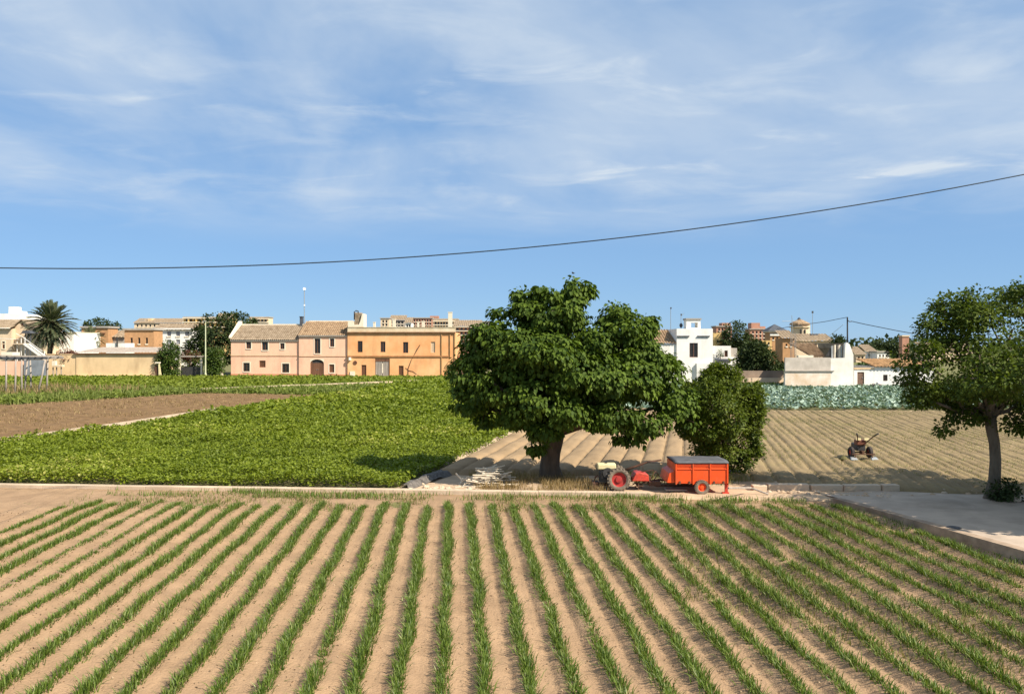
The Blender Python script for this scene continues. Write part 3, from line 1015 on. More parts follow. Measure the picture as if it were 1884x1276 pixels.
for k in range(1, n_p + 1):
    a = x0 + (x1 - x0) * k / n_p - .05
    MB().tube([(a, y0 - .03, zt - .02), (a + .01, y0 - .045, zt - .07), (a - .005, y0 - .04, zt - .12)], .008, 5).build('latch', M_iron, tl)
MB().tube([(x0 - .15, y0 + .65, zb - .08), (wcx - .25, y0 + .65, zb - .14)], [.035, .022], 8).build('tipping_ram', M_iron, tl)
for yy_ in (y0 + .32, y1 - .32):
    MB().tube([(wcx - .32, yy_, zb - .10), (wcx, yy_, zb - .17), (wcx + .32, yy_, zb - .10)], .02, 6).build('leaf_spring', M_iron, tl)
MB().tube([G(1340, 905, .3) + (.42,), G(1382, 905, .12) + (.25,), (wx(1414, 24.6), 24.6, .09)], .028, 7).solo('wooden_pole', M_greywood, 'long weathered pole slanting to the ground behind the trailer', 'pole')

# tiller out on the ploughed field
td = 32.2
tz = .14
tt = thing('garden_tiller', 'small dark tiller standing alone out on the ploughed field', 'tiller', (wx(1583, td), td, tz))
for sx in (-1, 1):
    cxw = wx(1583, td) + sx * .36
    b = MB().lathe((cxw, td, tz + .22), (1, 0, 0), [(-.07, .12), (-.07, .19), (-.04, .225), (.04, .225), (.07, .19), (.07, .12), (-.07, .12)], 18)
    w_ = b.build('wheel', mat('black_rubber', (.05, .04, .035), .3, 5, .9, .2, 20), tt)
    MB().lathe((cxw, td, tz + .22), (1, 0, 0), [(-.03, .125), (-.02, .03), (-.05, .0)], 14).build('rim', R_red, w_)
MB().tube([(wx(1583, td) - .36, td, tz + .22), (wx(1583, td) + .36, td, tz + .22)], .03, 8).build('axle', M_iron, tt)
xc = wx(1583, td)
MB().box(xc - .17, xc + .17, td - .1, td + .5, tz + .28, tz + .55).build('engine', M_dkmetal, tt, bevel=.03)
MB().box(xc - .2, xc + .16, td - .16, td + .15, tz + .52, tz + .72).build('cowl', mat('brown_paint', (.16, .06, .035), .3, 4, .6, .1, 20), tt, bevel=.03)
for sx in (-1, 1):
    hb = MB().tube([(xc + sx * .12, td, tz + .5), (xc + sx * .22, td - .25, tz + .72), (xc + sx * .34, td - .55, tz + .95)], .022, 7).build('handlebar', M_iron, tt, smooth=True)
    MB().tube([(xc + sx * .33, td - .52, tz + .93), (xc + sx * .42, td - .66, tz + 1.03)], .03, 7).build('grip', M_dkmetal, hb, smooth=True)
    MB().box(xc + sx * .16 - .09, xc + sx * .16 + .09, td - .22, td - .18, tz + .72, tz + .80).build('number_plate', M_tank, tt)
MB().box(xc - .45, xc + .45, td - .30, td - .25, tz + .16, tz + .2).box(xc - .04, xc + .04, td - .28, td, tz + .16, tz + .3).tube([(xc - .3, td - .28, tz + .18), (xc - .36, td - .36, tz + .0)], .02, 6).tube([(xc + .3, td - .28, tz + .18), (xc + .36, td - .36, tz + .0)], .02, 6).build('tool_bar', M_iron, tt)
for sx in (-1, 1):
    MB().prism([(xc + sx * .4 - .14, td - .45, tz - .02), (xc + sx * .4 + .14, td - .45, tz - .02), (xc + sx * .4 + .10, td - .36, tz + .05), (xc + sx * .4 - .10, td - .36, tz + .05)], (0, .1, .03)).build('ploughshare', M_metal, tt)
MB().lathe((wx(1552, 32), 32.0, .08), (0, 0, 1), [(0, .16), (.06, .17), (.12, .12), (.17, .05), (.18, 0)], 9).solo('dark_clod', M_dark_soil, 'dark clod of earth lying beside the lone tiller', 'clod')

# ------------------------------------------------------------------ heap of sticks, rubble, kerb blocks
M_stick = mat('bleached_wood', (.66, .56, .42), .18, 6, .85, .15, 30, stretch=(3, 3, 3))
sd = 26.35
for i in range(90):
    f = random.random()
    px = random.gauss(898, 17)
    hgt = max(0, 1 - abs(px - 900) / 44)
    z = .06 + random.random() * .58 * hgt
    c = Vector((wx(px, sd), sd + random.uniform(-.35, .4), z))
    a = random.gauss(0, .22)
    L = random.uniform(.45, 1.0)
    d = Vector((math.cos(a), random.gauss(0, .25), math.sin(a) * (.8 if hgt > .3 else .2))).normalized() * L / 2
    p, q = c - d, c + d
    p.z, q.z = max(p.z, .05), max(q.z, .05)
    MB().tube([p, c + Vector((0, 0, random.uniform(-.02, .02))), q], [.02, .021, .016], 6).solo('stick', M_stick, 'bleached stick in the pale heap left of the fig trunk', 'stick', 'sticks of the bleached heap')
for (a, c) in (((838, 872), (850, 886)), ((850, 886), (843, 903)), ((846, 889), (862, 877)), ((874, 885), (876, 872)), ((903, 880), (899, 868)), ((910, 888), (921, 872)), ((921, 872), (925, 880)), ((843, 903), (835, 905))):
    p, q = Vector((wx(a[0], sd), sd + .2, wz(a[1], sd))), Vector((wx(c[0], sd), sd + .1, wz(c[1], sd)))
    p.z, q.z = max(p.z, .03), max(q.z, .03)
    MB().tube([p, (p + q) / 2 + Vector((.02, 0, 0)), q], [.028, .024, .018], 6).solo('branch', M_stick, 'crooked bleached branch poking up around the stick heap', 'branch', 'branches round the stick heap')


def rock(name, c, r, m, label, cat, group=None, flat=.6):
    n, k = 9, 6
    V = []
    for i in range(k + 1):
        th = math.pi * i / k
        for j in range(n):
            ph = 2 * math.pi * j / n
            rr = r * random.uniform(.75, 1.15)
            V.append((c[0] + rr * math.sin(th) * math.cos(ph), c[1] + rr * math.sin(th) * math.sin(ph), c[2] + rr * flat * math.cos(th)))
    Fs = []
    for i in range(k):
        for j in range(n):
            Fs.append((i * n + j, (i + 1) * n + j, (i + 1) * n + (j + 1) % n, i * n + (j + 1) % n))
    b = MB(); b.v, b.f = V, Fs
    return b.solo(name, m, label, cat, group)


for (px, py, r) in ((783, 898, .12), (790, 903, .10), (800, 901, .14), (812, 900, .11), (824, 902, .13), (838, 904, .10), (776, 893, .09), (866, 903, .16), (878, 904, .11), (754, 903, .10), (745, 905, .08), (858, 904, .09)):
    x, y = G(px, py, .05)
    rock('rubble_stone', (x, y + .1, .08), r, M_conc, 'pale lump of rubble along the kerb beside the stick heap', 'rubble', 'rubble beside the stick heap')
# grey netting thrown over the ditch bank
n, k = 26, 12
V = []
for i in range(n):
    f = i / (n - 1)
    xa, ya = -3.55 + f * 1.25, kerb_y(-3.5) + .55 + f * 4.3
    for j in range(k):
        g = j / (k - 1)
        V.append((xa + g * (.35 + .45 * f), ya - g * .25, .05 + .17 * math.sin(math.pi * g) * (0.4 + .6 * math.sin(math.pi * min(1, f * 1.1 + .1))) + .10 * float(vnoise(f * 9, g * 6, 4))))
me = mesh_np(np.array(V), grid_faces(k, n), smooth=False)
tag(link('netting', me, mat('grey_netting', (.13, .115, .10), .5, 9, .9, .8, 25, bdist=.06)), 'crumpled grey netting thrown over the ditch bank beside the beans', 'netting')

# squared concrete blocks along the edge of the ploughed field
for i, (pa, pb, py, hh, lab) in enumerate(((1386, 1412, 897, .17, 'short chipped concrete block, first of the row behind the trailer'), (1414, 1490, 896, .19, 'long pale concrete block lying second in the row at the ploughed field'),
                                     (1494, 1552, 897, .18, 'pale concrete block, third in the row edging the ploughed field'), (1555, 1622, 898, .20, 'pale concrete block, fourth in the row edging the ploughed field'),
                                     (1626, 1656, 899, .22, 'thick squared concrete block ending the row nearest the shade tree'))):
    D = F * (H - .05) / (py + 6 - HY)
    xa, xb = wx(pa, D), wx(pb, D)
    o = MB().box(xa, xb, D, D + .28, -.02, .05 + hh).solo('concrete_block', M_conc, lab, 'block', 'concrete blocks at the field edge', bevel=.02)
for i in range(34):
    px = random.uniform(1400, 1800); py = random.uniform(902, 921)
    x, y = G(px, min(py, 905 + (px - 1400) * .045), .06)
    rock('field_stone', (x, y, .08), random.uniform(.04, .10), M_track if i % 2 else M_conc, 'small broken stone scattered where the drive meets the ploughed field', 'stone', 'stones at the edge of the drive')
x, y = G(1755, 972, .16)
MB().lathe((x, y, drive_z(y) + .004), (0, 0, 1), [(0, .17), (.012, .17), (.02, .15), (.02, 0)], 22).solo('drain_cover', M_dkmetal, 'round dark drain cover set in the concrete drive', 'drain cover')

# ------------------------------------------------------------------ building kit


def facade(b, x0, x1, z0, z1, y, holes=(), t=.22):
    xs_ = sorted({x0, x1, *[h[0] for h in holes], *[h[1] for h in holes]})
    zs_ = sorted({z0, z1, *[h[2] for h in holes], *[h[3] for h in holes]})
    for i in range(len(xs_) - 1):
        for j in range(len(zs_) - 1):
            mx, mz = (xs_[i] + xs_[i + 1]) / 2, (zs_[j] + zs_[j + 1]) / 2
            if any(h[0] < mx < h[1] and h[2] < mz < h[3] for h in holes):
                continue
            b.poly([(xs_[i], y, zs_[j]), (xs_[i + 1], y, zs_[j]), (xs_[i + 1], y, zs_[j + 1]), (xs_[i], y, zs_[j + 1])])
    for (a, c, d, e) in holes:
        b.poly([(a, y, d), (a, y + t, d), (a, y + t, e), (a, y, e)])
        b.poly([(c, y, d), (c, y, e), (c, y + t, e), (c, y + t, d)])
        b.poly([(a, y, e), (a, y + t, e), (c, y + t, e), (c, y, e)])
        b.poly([(a, y, d), (c, y, d), (c, y + t, d), (a, y + t, d)])


def shell(b, x0, x1, z0, z1, y, depth, holes=(), top=True):
    facade(b, x0, x1, z0, z1, y, holes)
    y2 = y + depth
    b.poly([(x0, y, z0), (x0, y, z1), (x0, y2, z1), (x0, y2, z0)])
    b.poly([(x1, y, z0), (x1, y2, z0), (x1, y2, z1), (x1, y, z1)])
    b.poly([(x0, y2, z0), (x0, y2, z1), (x1, y2, z1), (x1, y2, z0)])
    if top:
        b.poly([(x0, y, z1), (x1, y, z1), (x1, y2, z1), (x0, y2, z1)])


def rect(D, pa, pb, ya, yb):
    """pixel rectangle on the plane at depth D -> (x0,x1,z0,z1)"""
    return (wx(pa, D), wx(pb, D), wz(yb, D), wz(ya, D))


def window(parent, r, y, surround=None, fm=None, pm=None, style='pane', sw=.13, name='window'):
    x0, x1, z0, z1 = r
    t = .07
    b = MB()
    yy = y + .10
    fm = fm or M_wood
    b.box(x0, x0 + t, yy, yy + .06, z0, z1).box(x1 - t, x1, yy, yy + .06, z0, z1).box(x0 + t, x1 - t, yy, yy + .06, z1 - t, z1).box(x0 + t, x1 - t, yy, yy + .06, z0, z0 + t)
    if style in ('pane', 'grille'):
        m = (x0 + x1) / 2
        b.box(m - .03, m + .03, yy + .001, yy + .055, z0 + t, z1 - t)
    w_ = b.build(name, fm, parent)
    if style == 'shutter':
        n = max(3, int((z1 - z0 - 2 * t) / .14))
        dz = (z1 - z0 - 2 * t) / n
        s = MB()
        for k in range(n):
            za = z0 + t + k * dz
            s.prism([(x0 + t, yy + .03, za), (x1 - t, yy + .03, za), (x1 - t, yy + .01, za + dz * .92), (x0 + t, yy + .01, za + dz * .92)], (0, .02, 0))
        s.build('shutter', pm or M_wood, w_)
    MB().poly([(x0, y + .18, z0), (x1, y + .18, z0), (x1, y + .18, z1), (x0, y + .18, z1)]).build('pane', pm if (pm and style != 'shutter') else M_glass, w_)
    if style == 'grille':
        g = MB()
        for k in range(1, 5):
            xx = x0 + (x1 - x0) * k / 5
            g.box(xx - .012, xx + .012, y - .04, y - .02, z0, z1)
        for k in range(1, 5):
            zz = z0 + (z1 - z0) * k / 5
            g.box(x0, x1, y - .019, y - .005, zz - .012, zz + .012)
        g.build('grille', M_dkmetal, w_)
    if surround:
        b = MB()
        e = y - .035
        b.box(x0 - sw, x0, e, y - .002, z0 - sw, z1 + sw).box(x1, x1 + sw, e, y - .002, z0 - sw, z1 + sw).box(x0, x1, e, y - .002, z1, z1 + sw).box(x0, x1, e - .04, y - .002, z0 - sw, z0)
        b.build('surround', surround, w_)
    return w_


def tiled(pts, pitch=.30, amp=.055, rows=10):
    """barrel-tiled roof slope: pts = eave-left, eave-right, ridge-right, ridge-left; real corrugation with stepped courses"""
    a, b_, c, d = [np.array(p, float) for p in pts]
    wdt = max(np.linalg.norm(b_ - a), np.linalg.norm(c - d))
    k = max(4, int(wdt / pitch))
    sub = 6
    n = k * sub + 1
    nr = np.cross(b_ - a, d - a); nr /= np.linalg.norm(nr)
    if nr[2] < 0: nr = -nr
    V = []
    for j in range(rows * 2):
        f = (j // 2 + (j % 2) * .999) / rows
        lift = .035 if j % 2 == 0 else 0.0
        for i in range(n):
            g = i / (n - 1)
            p = (a * (1 - g) + b_ * g) * (1 - f) + (d * (1 - g) + c * g) * f
            V.append(p + nr * (amp * math.cos(2 * math.pi * i / sub) + lift + .02 * random.random()))
    return np.array(V), grid_faces(n, rows * 2)


def tile_roof(name, parent, slopes, m, pitch=.30, rows=10, amp=.055):
    parts = [(*tiled(s, pitch, amp, rows), np.zeros(1)) for s in slopes]
    V, Fs, o = [], [], 0
    for v, f, _ in parts:
        V.append(v); Fs.append(f + o); o += len(v)
    V = np.concatenate(V) - np.array(origin(parent))
    return link(name, mesh_np(V, np.concatenate(Fs), smooth=True), m, parent)


def gable_house(parent, r, y, depth, wall_m, roof_m, holes, ridge_z, ov=.25, pitch=.3):
    """street-side slope faces the camera; ridge along x in the middle of the depth"""
    x0, x1, z0, z1 = r
    b = MB()
    shell(b, x0, x1, z0, z1, y, depth, holes, top=False)
    ym = y + depth / 2
    for xx in (x0, x1):
        b.poly([(xx, y, z1), (xx, ym, ridge_z - .03), (xx, y + depth, z1)])
    b.build('wall', wall_m, parent)
    sl_ = (ridge_z - z1) / (depth / 2)
    e = z1 - ov * sl_ + .03
    tile_roof('roof', parent, [((x0 - .1, y - ov, e), (x1 + .1, y - ov, e), (x1 + .1, ym, ridge_z + .03), (x0 - .1, ym, ridge_z + .03)),
                               ((x1 + .1, y + depth + ov, e), (x0 - .1, y + depth + ov, e), (x0 - .1, ym, ridge_z + .03), (x1 + .1, ym, ridge_z + .03))], roof_m, pitch)


# ------------------------------------------------------------------ pink house, low wing
D = 120.5
hp = thing('pink_house', 'lower pink house with six small windows and long tiled roof', 'house', (wx(488, D), D, 0))
r = (wx(425, D), wx(550, D), 0, wz(624, D))
wins = [rect(D, 453, 462, 628.5, 641), rect(D, 482, 493, 628.5, 644), rect(D, 515.5, 523.5, 631, 642), rect(D, 447.5, 459.5, 667, 683), rect(D, 477, 488.5, 663, 675.5), rect(D, 519, 532, 668.5, 685)]
gable_house(hp, r, D, 9.5, M_pink, M_tile2, wins, wz(597.5, D + 4.7))
for i, q in enumerate(wins):
    window(hp, q, D, None if i == 4 else M_trim, style='shutter' if i == 4 else ('grille' if i in (3, 5) else 'pane'))
MB().box(r[0] - .02, r[1], D - .05, D - .004, 0, wz(687.5, D)).build('plinth', M_plinth, hp)
MB().box(r[0] - .06, r[1], D - .07, D - .004, wz(654.8, D), wz(653.8, D)).build('string_course', M_course, hp)
MB().box(r[0] - .05, r[1] - .02, D - .16, D - .004, wz(629.3 - 1.6, D), wz(624.4, D)).build('eave', M_grey, hp)
ym = D + 4.75
MB().prism([(r[0] - .22, D - .3, wz(622, D)), (r[0] - .22, ym, wz(596, ym)), (r[0] - .22, ym, wz(590.5, ym)), (r[0] - .22, ym - .8, wz(591, ym)), (r[0] - .22, D - .3, wz(619, D))], (.32, 0, 0)).build('gable_coping', M_trim, hp)
MB().box(r[0] - .05, r[1] - .1, ym - .15, ym + .15, wz(598.5, ym), wz(595.8, ym)).build('ridge_cap', M_trim, hp)

# taller pink house with the arched door
hq = thing('pink_house', 'taller pink house with brown arched door beside the orange house', 'house', (wx(595, D), D, 0))
D2 = D - .25
r = (wx(550, D2), wx(639, D2), 0, wz(616, D2))
wins = [rect(D2, 578.6, 589.4, 622.8, 650), rect(D2, 607, 615, 622.8, 637.5), rect(D2, 605.7, 615, 670, 685)]
door = (wx(570.7, D2), wx(595.8, D2), .02, wz(660.5, D2))
gable_house(hq, r, D2, 9.9, M_pink, M_tile, wins + [door], wz(591, D2 + 4.9))
for i, q in enumerate(wins):
    window(hq, q, D2, M_trim, style='shutter' if i == 2 else 'pane')
b = MB()                                   # arch filling and door
xm, hw = (door[0] + door[1]) / 2, (door[1] - door[0]) / 2
sp = door[3] - .62
for k in range(12):
    a0, a1 = math.pi * (1 - k / 12), math.pi * (1 - (k + 1) / 12)
    p0, p1 = (xm + hw * math.cos(a0), sp + .6 * math.sin(a0)), (xm + hw * math.cos(a1), sp + .6 * math.sin(a1))
    b.prism([(p0[0], D2 - .004, p0[1]), (p1[0], D2 - .004, p1[1]), (p1[0], D2 - .004, door[3] + .01), (p0[0], D2 - .004, door[3] + .01)], (0, .2, 0))
b.build('arch', M_trim, hq)
dr = MB().box(door[0] + .30, xm - .012, D2 + .14, D2 + .2, 0.02, sp + .05).box(xm + .012, door[1] - .30, D2 + .14, D2 + .2, .02, sp + .05).box(door[0], door[0] + .29, D2 + .12, D2 + .2, .02, door[3]).box(door[1] - .29, door[1], D2 + .12, D2 + .2, .02, door[3])
dr = dr.build('door', M_wood, hq)
MB().poly([(door[0], D2 + .19, .02), (door[1], D2 + .19, .02), (door[1], D2 + .19, door[3]), (door[0], D2 + .19, door[3])]).build('backing', M_dkmetal, dr)
MB().tube([(xm - .12, D2 + .12, 1.0), (xm - .12, D2 + .08, 1.0)], .05, 8).tube([(xm + .12, D2 + .12, 1.0), (xm + .12, D2 + .08, 1.0)], .05, 8).build('door_handle', M_metal, dr)
MB().box(r[0], door[0] - .05, D2 - .05, D2 - .004, 0, wz(688.5, D2)).box(door[1] + .05, r[1] - .02, D2 - .05, D2 - .004, 0, wz(688.5, D2)).build('plinth', M_plinth, hq)
MB().box(r[0], r[1] - .02, D2 - .07, D2 - .004, wz(655.8, D2), wz(654.8, D2)).build('string_course', M_course, hq)
MB().box(r[0], r[1] - .02, D2 - .22, D2 - .004, wz(619, D2), wz(616.2, D2)).build('eave', M_grey, hq)
ym = D2 + 4.95
MB().box(r[0] + .3, r[1] - .1, ym - .15, ym + .15, wz(592, ym), wz(589.6, ym)).build('ridge_cap', M_trim, hq)
MB().box(wx(553, ym), wx(557, ym), ym - .5, ym + .5, wz(604, ym), wz(583, ym)).box(wx(552.2, ym), wx(557.8, ym), ym - .6, ym + .6, wz(583, ym), wz(582, ym)).build('chimney', M_slate, hq)
an = thing('antenna_mast', 'tall thin aerial mast with white dish above the pink roofs', 'antenna', (wx(560, ym), ym, wz(600, ym)))
MB().tube([(wx(560, ym), ym, wz(600, ym)), (wx(560, ym), ym, wz(531, ym))], .06, 6).build('mast', M_metal, an)
MB().lathe((wx(560.5, ym), ym - .1, wz(531.5, ym)), (0.3, -1, .3), [(0, .02), (.03, .12), (.08, .22), (.1, .22), (.05, .12), (.02, 0)], 16).build('dish', M_white, an)
MB().box(wx(559.4, ym), wx(561.6, ym), ym - .15, ym - .05, wz(563, ym), wz(560, ym)).build('repeater', M_white, an)

# orange house with roof terrace
D = 120.0
ho = thing('orange_house', 'orange house with flat parapet roof, grey gate and downpipes', 'house', (wx(736, D), D, 0))
x0, x1 = wx(639.4, D), wx(838, D)
zt_ = wz(611, D)
wins = [rect(D, 658, 667, 627, 647.6), rect(D, 700, 709, 628, 647.6), rect(D, 741.5, 751, 629, 649), rect(D, 792.5, 800.5, 628.5, 648.5), rect(D, 665, 674, 671, 691), rect(D, 733.5, 742.5, 672.5, 693)]
gate = (wx(690, D), wx(717, D), .02, wz(659, D))
b = MB()
shell(b, x0, x1, 0, zt_, D, 11, wins + [gate])
b.build('wall', M_orange, ho)
for i, q in enumerate(wins):
    window(ho, q, D, None, fm=M_beige if i == 3 else M_wood, pm=M_beige if i == 3 else (M_wood if i in (4, 5) else None), style='shutter' if i in (3, 4, 5) else ('grille' if i == 0 else 'pane'))
gd = MB()
gm = (gate[0] + gate[1]) / 2
zg = wz(664.5, D)
for (a, c) in ((gate[0] + .05, gm - .02), (gm + .02, gate[1] - .16)):
    n = 4
    for k in range(n):
        gd.box(a + (c - a) * k / n + .015, a + (c - a) * (k + 1) / n - .015, D + .10, D + .15, .03, zg)
gd = gd.build('gate', M_greywood, ho)
MB().box(gate[0], gate[1], D + .05, D + .2, zg, gate[3]).box(gate[1] - .15, gate[1], D + .05, D + .2, .02, zg).build('gate_lintel', M_wood, gd)
MB().poly([(gate[0], D + .2, .02), (gate[1], D + .2, .02), (gate[1], D + .2, gate[3]), (gate[0], D + .2, gate[3])]).build('backing', M_dkmetal, gd)
MB().box(gm - .07, gm + .07, D + .06, D + .095, .5, zg - .3).build('gate_bar', M_trim, gd)
# cornice, parapet, posts, string course
MB().box(x0, x1, D - .28, D - .004, wz(612, D), wz(610.2, D)).box(x0, x1, D - .14, D - .004, wz(613.2, D), wz(612, D)).build('cornice', mat('rusty_cornice', (.30, .16, .08), .3, 1.5, .9, .2, 10), ho)
MB().box(x0, x1, D, D + .3, zt_ + .003, wz(602.5, D)).box(x0, x1, D - .06, D + .36, wz(602.5, D), wz(601.4, D)).build('parapet', mat('cream_parapet', (.66, .50, .29), .18, .8, .9, .15, 9, col2=(.72, .62, .44)), ho)
for (pa, pb, top) in ((686.5, 690.5, 593), (722, 727.5, 587), (767.5, 771, 592), (776, 781, 591), (824.5, 832, 574.5)):
    z_ = wz(601.2, D)
    MB().box(wx(pa, D), wx(pb, D), D - .03, D + .33, z_, wz(top, D)).box(wx(pa - .5, D), wx(pb + .5, D), D - .07, D + .37, wz(top, D), wz(top - 1, D)).build('parapet_post', M_trim, ho)
MB().box(x0, wx(826, D), D - .13, D - .004, wz(656.5, D), wz(654.2, D)).build('string_course', mat('brown_course', (.36, .17, .07), .25, 1.4, .9, .15, 9), ho)
# raised gable end over the stair head at the corner
MB().box(wx(640, D), wx(651, D), D + .02, D + 3, wz(601, D), wz(590.5, D)).prism([(wx(651, D), D + .02, wz(601, D)), (wx(668.5, D), D + .02, wz(601, D)), (wx(668.5, D), D + .02, wz(577, D)), (wx(666, D), D + .02, wz(577, D)), (wx(663, D), D + .02, wz(590, D)), (wx(660, D), D + .02, wz(597, D)), (wx(651, D), D + .02, wz(597, D))], (0, 2.5, 0)).build('stair_head', M_trim, ho)
MB().prism([(wx(652, D), D + .25, wz(597, D)), (wx(662, D), D + .25, wz(597, D)), (wx(666, D), D + .25, wz(577, D)), (wx(652.5, D), D + .25, wz(576, D))], (0, .25, .15)).build('stair_roof', M_tile2, ho)
MB().tube([(wx(651, D), D + .4, wz(588, D)), (wx(651, D), D + .4, wz(573, D)), (wx(654, D), D + .4, wz(571, D)), (wx(658, D), D + .4, wz(572, D)), (wx(658.5, D), D + .4, wz(577, D))], .09, 6).build('flue', M_dkmetal, ho)
for px, t_, bt in ((812.5, 613, 697), (828, 613, 656), (836.5, 613, 690)):
    MB().tube([(wx(px, D), D - .09, wz(t_, D)), (wx(px, D), D - .09, max(.02, wz(bt, D)))], .07, 7).build('downpipe', mat('ochre_pipe', (.42, .24, .10), .2, 2, .7, .1, 12), ho)
MB().lathe((wx(653.3, D), D - .01, wz(667, D)), (0, -1, 0), [(0, .30), (.05, .30), (.05, .20), (.02, .20), (.02, .10), (.05, .1), (.05, 0)], 18).build('wall_plaque', M_wood, ho)
MB().box(wx(644, D), wx(653, D), D - .12, D - .003, .02, wz(683, D)).build('meter_box', M_trim, ho)
MB().box(wx(642.5, D), wx(646, D), D - .35, D - .003, wz(662.5, D), wz(657, D)).build('wall_lamp', M_white, ho)
MB().tube([(wx(751, D), D - .03, .05), (wx(751, D), D - .05, wz(678, D)), (wx(757, D), D - .05, wz(662, D)), (wx(768, D), D - .06, wz(642, D)), (wx(773, D), D - .05, wz(634, D))], [.05, .05, .035, .07, .05], 6).tube([(wx(751, D), D - .05, wz(681, D)), (wx(760, D), D - .05, wz(683, D)), (wx(767, D), D - .04, wz(688, D))], [.04, .03, .02], 5).tube([(wx(751, D), D - .05, wz(680, D)), (wx(746, D), D - .05, wz(676, D))], [.03, .02], 5).build('dark_wall_line', M_iron, ho)  # thin dark tubes forming a diagonal line up the wall
ha = thing('lean_to', 'low pink lean-to with red roof joined behind the fig tree leaves', 'shed', (wx(850, D), D + .3, 0))
xa, xb = wx(838.2, D), wx(866, D)
b = MB(); shell(b, xa, xb, 0, wz(667, D), D + .3, 6); b.build('wall', M_pink, ha)
tile_roof('roof', ha, [((xa, D, wz(668, D)), (xb + .2, D, wz(668, D)), (xb + .2, D + 6, wz(655, D + 6)), (xa, D + 6, wz(655, D + 6)))], mat('red_tile', (.38, .13, .07), .3, 2, .9, .3, 15), .3, 6)


def bush(name, label, px, pb, D, wpx, hpx, lm, n=90, size=.3, cat='bush', group=None, dy=None, depth=None, z0=0.0, lobes=None, twigs=10, nl=12):
    """free-standing foliage seen at (px, base pb), pixel width and height"""
    s = D / F
    base = (wx(px, D), D, z0)
    if lobes is None:
        W, Hh = wpx * s, hpx * s
        dp = depth or W * .45
        lobes = [(base[0], D, z0 + Hh * .5, W * .36, dp, Hh * .46)]
        for k in range(5):
            a = random.uniform(0, 6.28)
            lobes.append((base[0] + math.cos(a) * W * .26, D + math.sin(a) * dp * .5, z0 + Hh * random.uniform(.3, .72), W * .24, dp * .6, Hh * .24))
    zl = max(l_[2] - l_[5] for l_ in lobes[:1])
    tz_ = max(z0 + .25, lobes[0][2] - lobes[0][5] * .4)
    return make_tree(name, label, base, lobes, [(base[0], D, z0 - .05), (base[0] + .05, D, (z0 + tz_) / 2), (base[0], D, tz_)], [.2, .15, .12], lm, M_bark, n, nl, size, size * 1.7, cat=cat, twigs=twigs, group=group, inner=.2, droop=.15, zmin=z0 + .05)


bush('leafy_bush', 'green leafy bush at the foot of the orange house corner', 832, 697, 116.5, 28, 19, L_hedge, 70, .25)

# ------------------------------------------------------------------ garden front between the sand wall and the pink house
D = 119.5
hd = lambda px: wx(px, D)
hg = bush('clipped_hedge', 'tall rounded clipped hedge beside the sand coloured wall', 310, 689, 119, 39, 66, L_hedge, 420, .26, 'hedge', depth=1.5,
          lobes=[(wx(309, 119), 119, 2.1, 1.45, 1.3, 1.9), (wx(312, 119), 119, 3.6, 1.25, 1.2, 1.55), (wx(305, 119), 119, 2.4, 1.15, 1.1, 1.6), (wx(316, 119), 119, 2.6, 1.0, 1.1, 2.2), (wx(303, 119), 119, .9, 1.0, .9, .9), (wx(316, 119), 119, .8, 1.1, .9, .8)], nl=14)
hg = bush('clipped_hedge', 'squared ivy hedge between the lamp post and the pink house', 394, 689, 119.2, 30, 50, L_hedge, 320, .26, 'hedge', depth=1.2,
          lobes=[(wx(394, 119), 119.2, 1.9, 1.15, 1.0, 1.7), (wx(388, 119), 119.2, 2.6, .8, .9, 1.3), (wx(400, 119), 119.2, 2.4, .8, .9, 1.5), (wx(394, 119), 119.2, 1.0, 1.2, .9, .8)], nl=14)
gp = thing('garden_gate', 'dark garden gate under a leafy pergola between white posts', 'gate', (hd(350), D, 0))
for pa, pb, top in ((328, 332.5, 660), (369.5, 372.5, 660), (406, 410, 658)):
    MB().box(hd(pa), hd(pb), D - .15, D + .15, 0, wz(top, D)).box(hd(pa) - .06, hd(pb) + .06, D - .21, D + .21, wz(top, D), wz(top - 1.2, D)).build('gate_post', M_trim, gp)
n = 14
for k in range(n):
    a = 332.8 + (369.2 - 332.8) * k / n
    MB().box(hd(a) + .01, hd(a + 36.4 / n) - .012, D - .02, D + .02, .08, wz(674.5, D)).build('gate_board', M_dkmetal, gp)
MB().box(hd(326), hd(374), D - .3, D + .05, wz(656.5, D), wz(654, D)).build('pergola_beam', M_greywood, gp)
for k in range(6):
    a = 330 + k * 8
    MB().box(hd(a), hd(a) + .1, D + .06, D + 2.5, wz(656, D), wz(654.5, D)).build('pergola_rafter', M_greywood, gp)
MB().box(hd(298), hd(327), D - .1, D + .1, 0, .28).box(hd(373), hd(405.5), D - .1, D + .1, 0, .24).solo('garden_kerb', M_trim, 'low white garden kerb under the hedges beside the gate', 'kerb')
bush('pergola_vine', 'reddish flowering vine hanging on the garden gate pergola', 350, 675, 120.6, 42, 30, L_red, 60, .22, 'vine', z0=1.5, depth=.5, twigs=4)
bush('garden_shrub', 'green garden shrub growing behind the gate pergola', 356, 660, 124, 44, 45, L_hedge, 120, .28, depth=1.4)
lp = thing('lamp_post', 'thin pale green lamp post standing before the garden hedge', 'lamp post', (wx(378, 118), 118, 0))
MB().tube([(wx(378, 118), 118, 0), (wx(378.2, 118), 118, wz(592, 118))], [.11, .07], 8).lathe((wx(378, 118), 118, 0), (0, 0, 1), [(0, .17), (.5, .16), (.55, .1)], 8).build('post', mat('pale_green_paint', (.55, .56, .36), .1, 3, .6, .05, 20), lp)
MB().tube([(wx(378.2, 118), 118, wz(592.5, 118)), (wx(378.2, 118), 117.6, wz(590.5, 118)), (wx(378.2, 118), 117, wz(590.2, 118))], .05, 6).build('arm', M_metal, lp)
